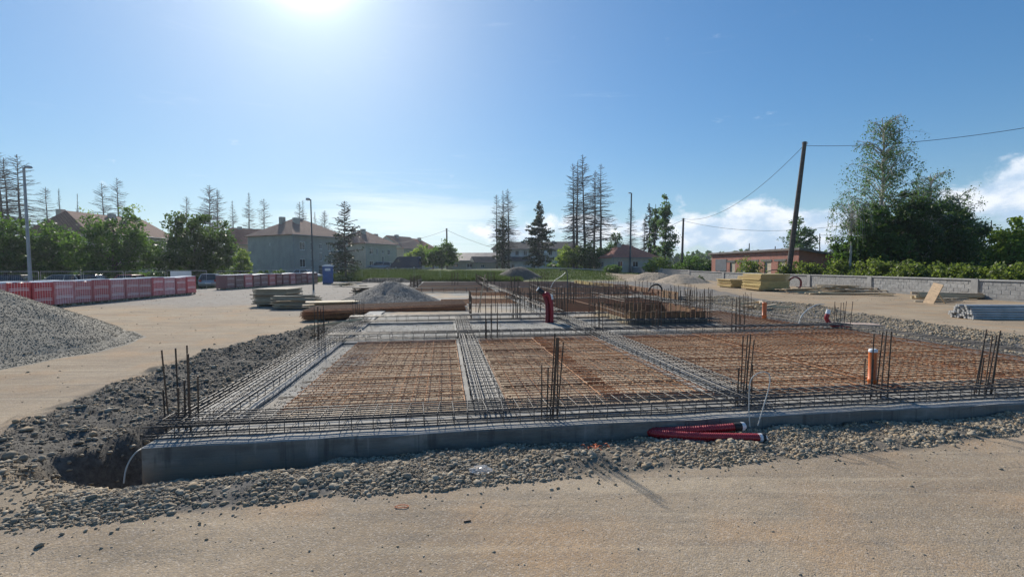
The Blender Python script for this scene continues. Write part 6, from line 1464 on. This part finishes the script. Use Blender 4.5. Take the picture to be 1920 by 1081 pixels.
mass('dark broad tree forming the middle of the right hand trees', 1705, 48, 352, 180, 'leaf_dark', 26000)
mass('dark broad tree at the right of the right hand trees', 1780, 50, 372, 130, 'leaf_dark', 15000)
mass('green broad tree at the left of the right hand trees', 1625, 46, 378, 120, 'leaf_maple', 15000)
def weeper():
    Y = 45.0; b = base_at(1592, Y); h = zt(372, Y); t = thing('weeping_tree', 'small weeping tree with hanging twigs at the left of the dark trees', 'tree', b, 0, 'trees on the right'); m = MB(); m.tube([(0, 0, -.3), (.1, 0, h * .5), (0, 0, h * .9)], [.14, .1, .04], 7); C = []
    for i in range(46):
        az = random.uniform(0, 6.28); l = random.uniform(.6, 1.9); z = h * random.uniform(.62, .95); d = Vector((math.cos(az), math.sin(az), 0)); p = [Vector((0, 0, z * .85)), d * l * .6 + Vector((0, 0, z + .3)), d * l + Vector((0, 0, z - .1)), d * l * 1.12 + Vector((0, 0, z - random.uniform(1.2, 3.4)))]; m.tube(p, [.03, .02, .012, .004], 3, False)
        for j in range(26): s = random.random(); C.append(tuple(p[1].lerp(p[2], s * 3) if s < .33 else p[2].lerp(p[3], (s - .33) / .67)))
    m.build('trunk', M['bark_birch'], t); C = np.array(C) + rng.normal(0, .09, (len(C), 3)); v, f = leaves_np(C, .17, .5, -.5); link('crown', np_mesh('crown', v, f, M['leaf_birch']), t)
weeper()
# leafy shrubs looking over the wall
def shrubs():
    spots = [(1400, 60, 482, 60), (1490, 44, 488, 60), (1528, 42, 486, 56), (1568, 41, 488, 60), (1614, 38, 486, 64), (1655, 37, 484, 60), (1697, 36, 486, 62), (1740, 35, 489, 60), (1782, 34.5, 492, 56), (1822, 34, 496, 44), (1872, 33.5, 490, 66), (1915, 33, 488, 60)]
    where = ['in front of the brick garages', 'at the foot of the leaning pole', 'right of the leaning pole', 'below the short spruce', 'below the weeping tree', 'below the birch', 'below the middle dark tree', 'right of the middle dark tree', 'below the right dark tree', 'lowest of the row', 'left of the last one', 'at the right edge of the picture']
    for (px, Y, tp, w), lab in zip(spots, where):
        Y = 31.2 * F_PX / (px - CX); b = base_at(px, Y); h = zt(tp, Y) - b[2]; r = w / 2 / F_PX * Y; bl = [(random.gauss(0, r * .4), random.gauss(0, .3), h * .62, r * .75, .8, h * .36) for _ in range(3)] + [(0, 0, h * .4, r, .9, h * .4)]
        tree('vine_shrub', 'bright leafy shrub behind the wall ' + lab, b, bl, 1700, .20, 'leaf_vine', 46, .40, .3, .06, cat='shrub', group='leafy shrubs over the wall', aspect=.75, limb_n=10)
shrubs()
# far wood and hedges that read as one mass
def far_wood(name, label, x0, x1, Y, zlo, zhi, n, size, mat, depth=14):
    x = rng.uniform(x0, x1, n); y = Y + rng.uniform(0, depth, n); top = zlo + (zhi - zlo) * (.55 + .9 * (fbm(x, y * .0, 9.0 / (zhi - zlo + 8), 5, 3) + .25)); z = zlo + (top - zlo) * rng.uniform(0, 1, n) ** .8
    v, f = leaves_np(np.stack([x, y, z], -1), size, .8); o = link(name, np_mesh(name, v, f, M[mat])); tag(o, label, None, None, 'stuff')
far_wood('far_wood', 'far wooded ridge behind the brick garages', 60, 330, 330, 0, 14, 5200, 4.0, 'leaf_dark', 50)
far_wood('far_wood', 'distant trees behind the low sheds', -60, 40, 300, 0, 9, 2600, 3.2, 'leaf_dark', 40)
far_wood('far_wood', 'trees behind the houses on the left', -260, -60, 190, 0, 8, 4200, 2.6, 'leaf_maple', 30)
far_wood('hedge', 'dark undergrowth behind the parked cars on the left', -72, -33, 66, -1, 1.5, 5200, .5, 'leaf_dark', 3)
far_wood('hedge', 'undergrowth behind the right hand trees', 40, 95, 66, 0, 3.4, 4200, .7, 'leaf_dark', 5)
far_wood('hedge', 'undergrowth in front of the white building', 8, 22, 112, .6, 3.2, 1600, .6, 'leaf_maple', 4)
# single distant tree on the ridge
round_tree('tiny lone tree on the far ridge', 1298, 300, 470, 8, 'leaf_dark', 300, 1.1)
# grass: tall strip in front of the lane, meadow elsewhere
def grass(name, label, n, xr, yr, hr, keep=None, w=.03):
    x = rng.uniform(*xr, n); y = rng.uniform(*yr, n)
    if keep is not None: k = rng.uniform(0, 1, n) < keep(x, y); x, y = x[k], y[k]
    n = len(x); h = rng.uniform(*hr, n) * (.7 + .8 * (fbm(x, y, .35, 77, 3) + .35)); z = terrain(x, y); a = rng.uniform(0, 6.283, n); dx, dy = np.cos(a) * w, np.sin(a) * w; lx, ly = rng.normal(0, .22, n) * h, rng.normal(0, .22, n) * h
    v = np.stack([np.stack([x - dx, y - dy, z - .05], -1), np.stack([x + dx, y + dy, z - .05], -1), np.stack([x + lx, y + ly, z + h], -1)], 1); f = np.arange(3 * n).reshape(-1, 3)
    o = link(name, np_mesh(name, v, f, M['grass_blade'])); tag(o, label, None, None, 'stuff')
grass('tall_grass', 'tall green grass strip at the back of the site', 50000, (-26, 1.5), (63.5, 77), (.30, .75), None, .05)
grass('meadow_grass', 'rough lawn to the right of the tall grass', 26000, (1, 28), (68, 110), (.12, .35), lambda x, y: masks(x, y)[1], .06)
grass('meadow_grass', 'bright lawn beside the big grey house', 16000, (-46, -25), (52, 78), (.15, .45), None, .05)
# hills on the horizon
def hills():
    n = 160; Vv = []; 
    for k in range(n + 1):
        a = math.radians(-80 + 160 * k / n); 
        for R, z in ((880, -20), (1000, 1)):
            hh = 0 if z < 0 else 12 + 22 * max(0, float(fbm(np.array([a * 3.0]), np.array([1.0]), 2.0, 12, 4)[0]) + .35); Vv.append((R * math.sin(a), R * math.cos(a), -20 if z < 0 else hh))
        Vv.append((1250 * math.sin(a), 1250 * math.cos(a), -20))
    m = MB(); m.add(Vv, [(3 * k, 3 * k + 3, 3 * k + 4, 3 * k + 1) for k in range(n)] + [(3 * k + 1, 3 * k + 4, 3 * k + 5, 3 * k + 2) for k in range(n)], True); o = m.build('hills', M['hill']); tag(o, 'low wooded hills on the horizon', None, None, 'structure')
simple('hill', (.05, .075, .04), .95, 0, .3, .02)
hills()
# ------------------------------------------------------------------ air
HAZE = 0.00028
def haze():
    o = MB().span((-1700, -1700, -24), (1700, 1900, 38)).build('haze', M['black_rubber']); m = bpy.data.materials.new('haze'); m.use_nodes = True; nt = m.node_tree; nt.nodes.clear()
    out = nt.nodes.new('ShaderNodeOutputMaterial'); v = nt.nodes.new('ShaderNodeVolumePrincipled'); v.inputs['Color'].default_value = (.80, .89, 1.0, 1); v.inputs['Density'].default_value = HAZE; v.inputs['Anisotropy'].default_value = .6
    nt.links.new(v.outputs[0], out.inputs['Volume']); o.data.materials[0] = m; tag(o, 'thin pale summer haze over the site', None, None, 'stuff')
haze()
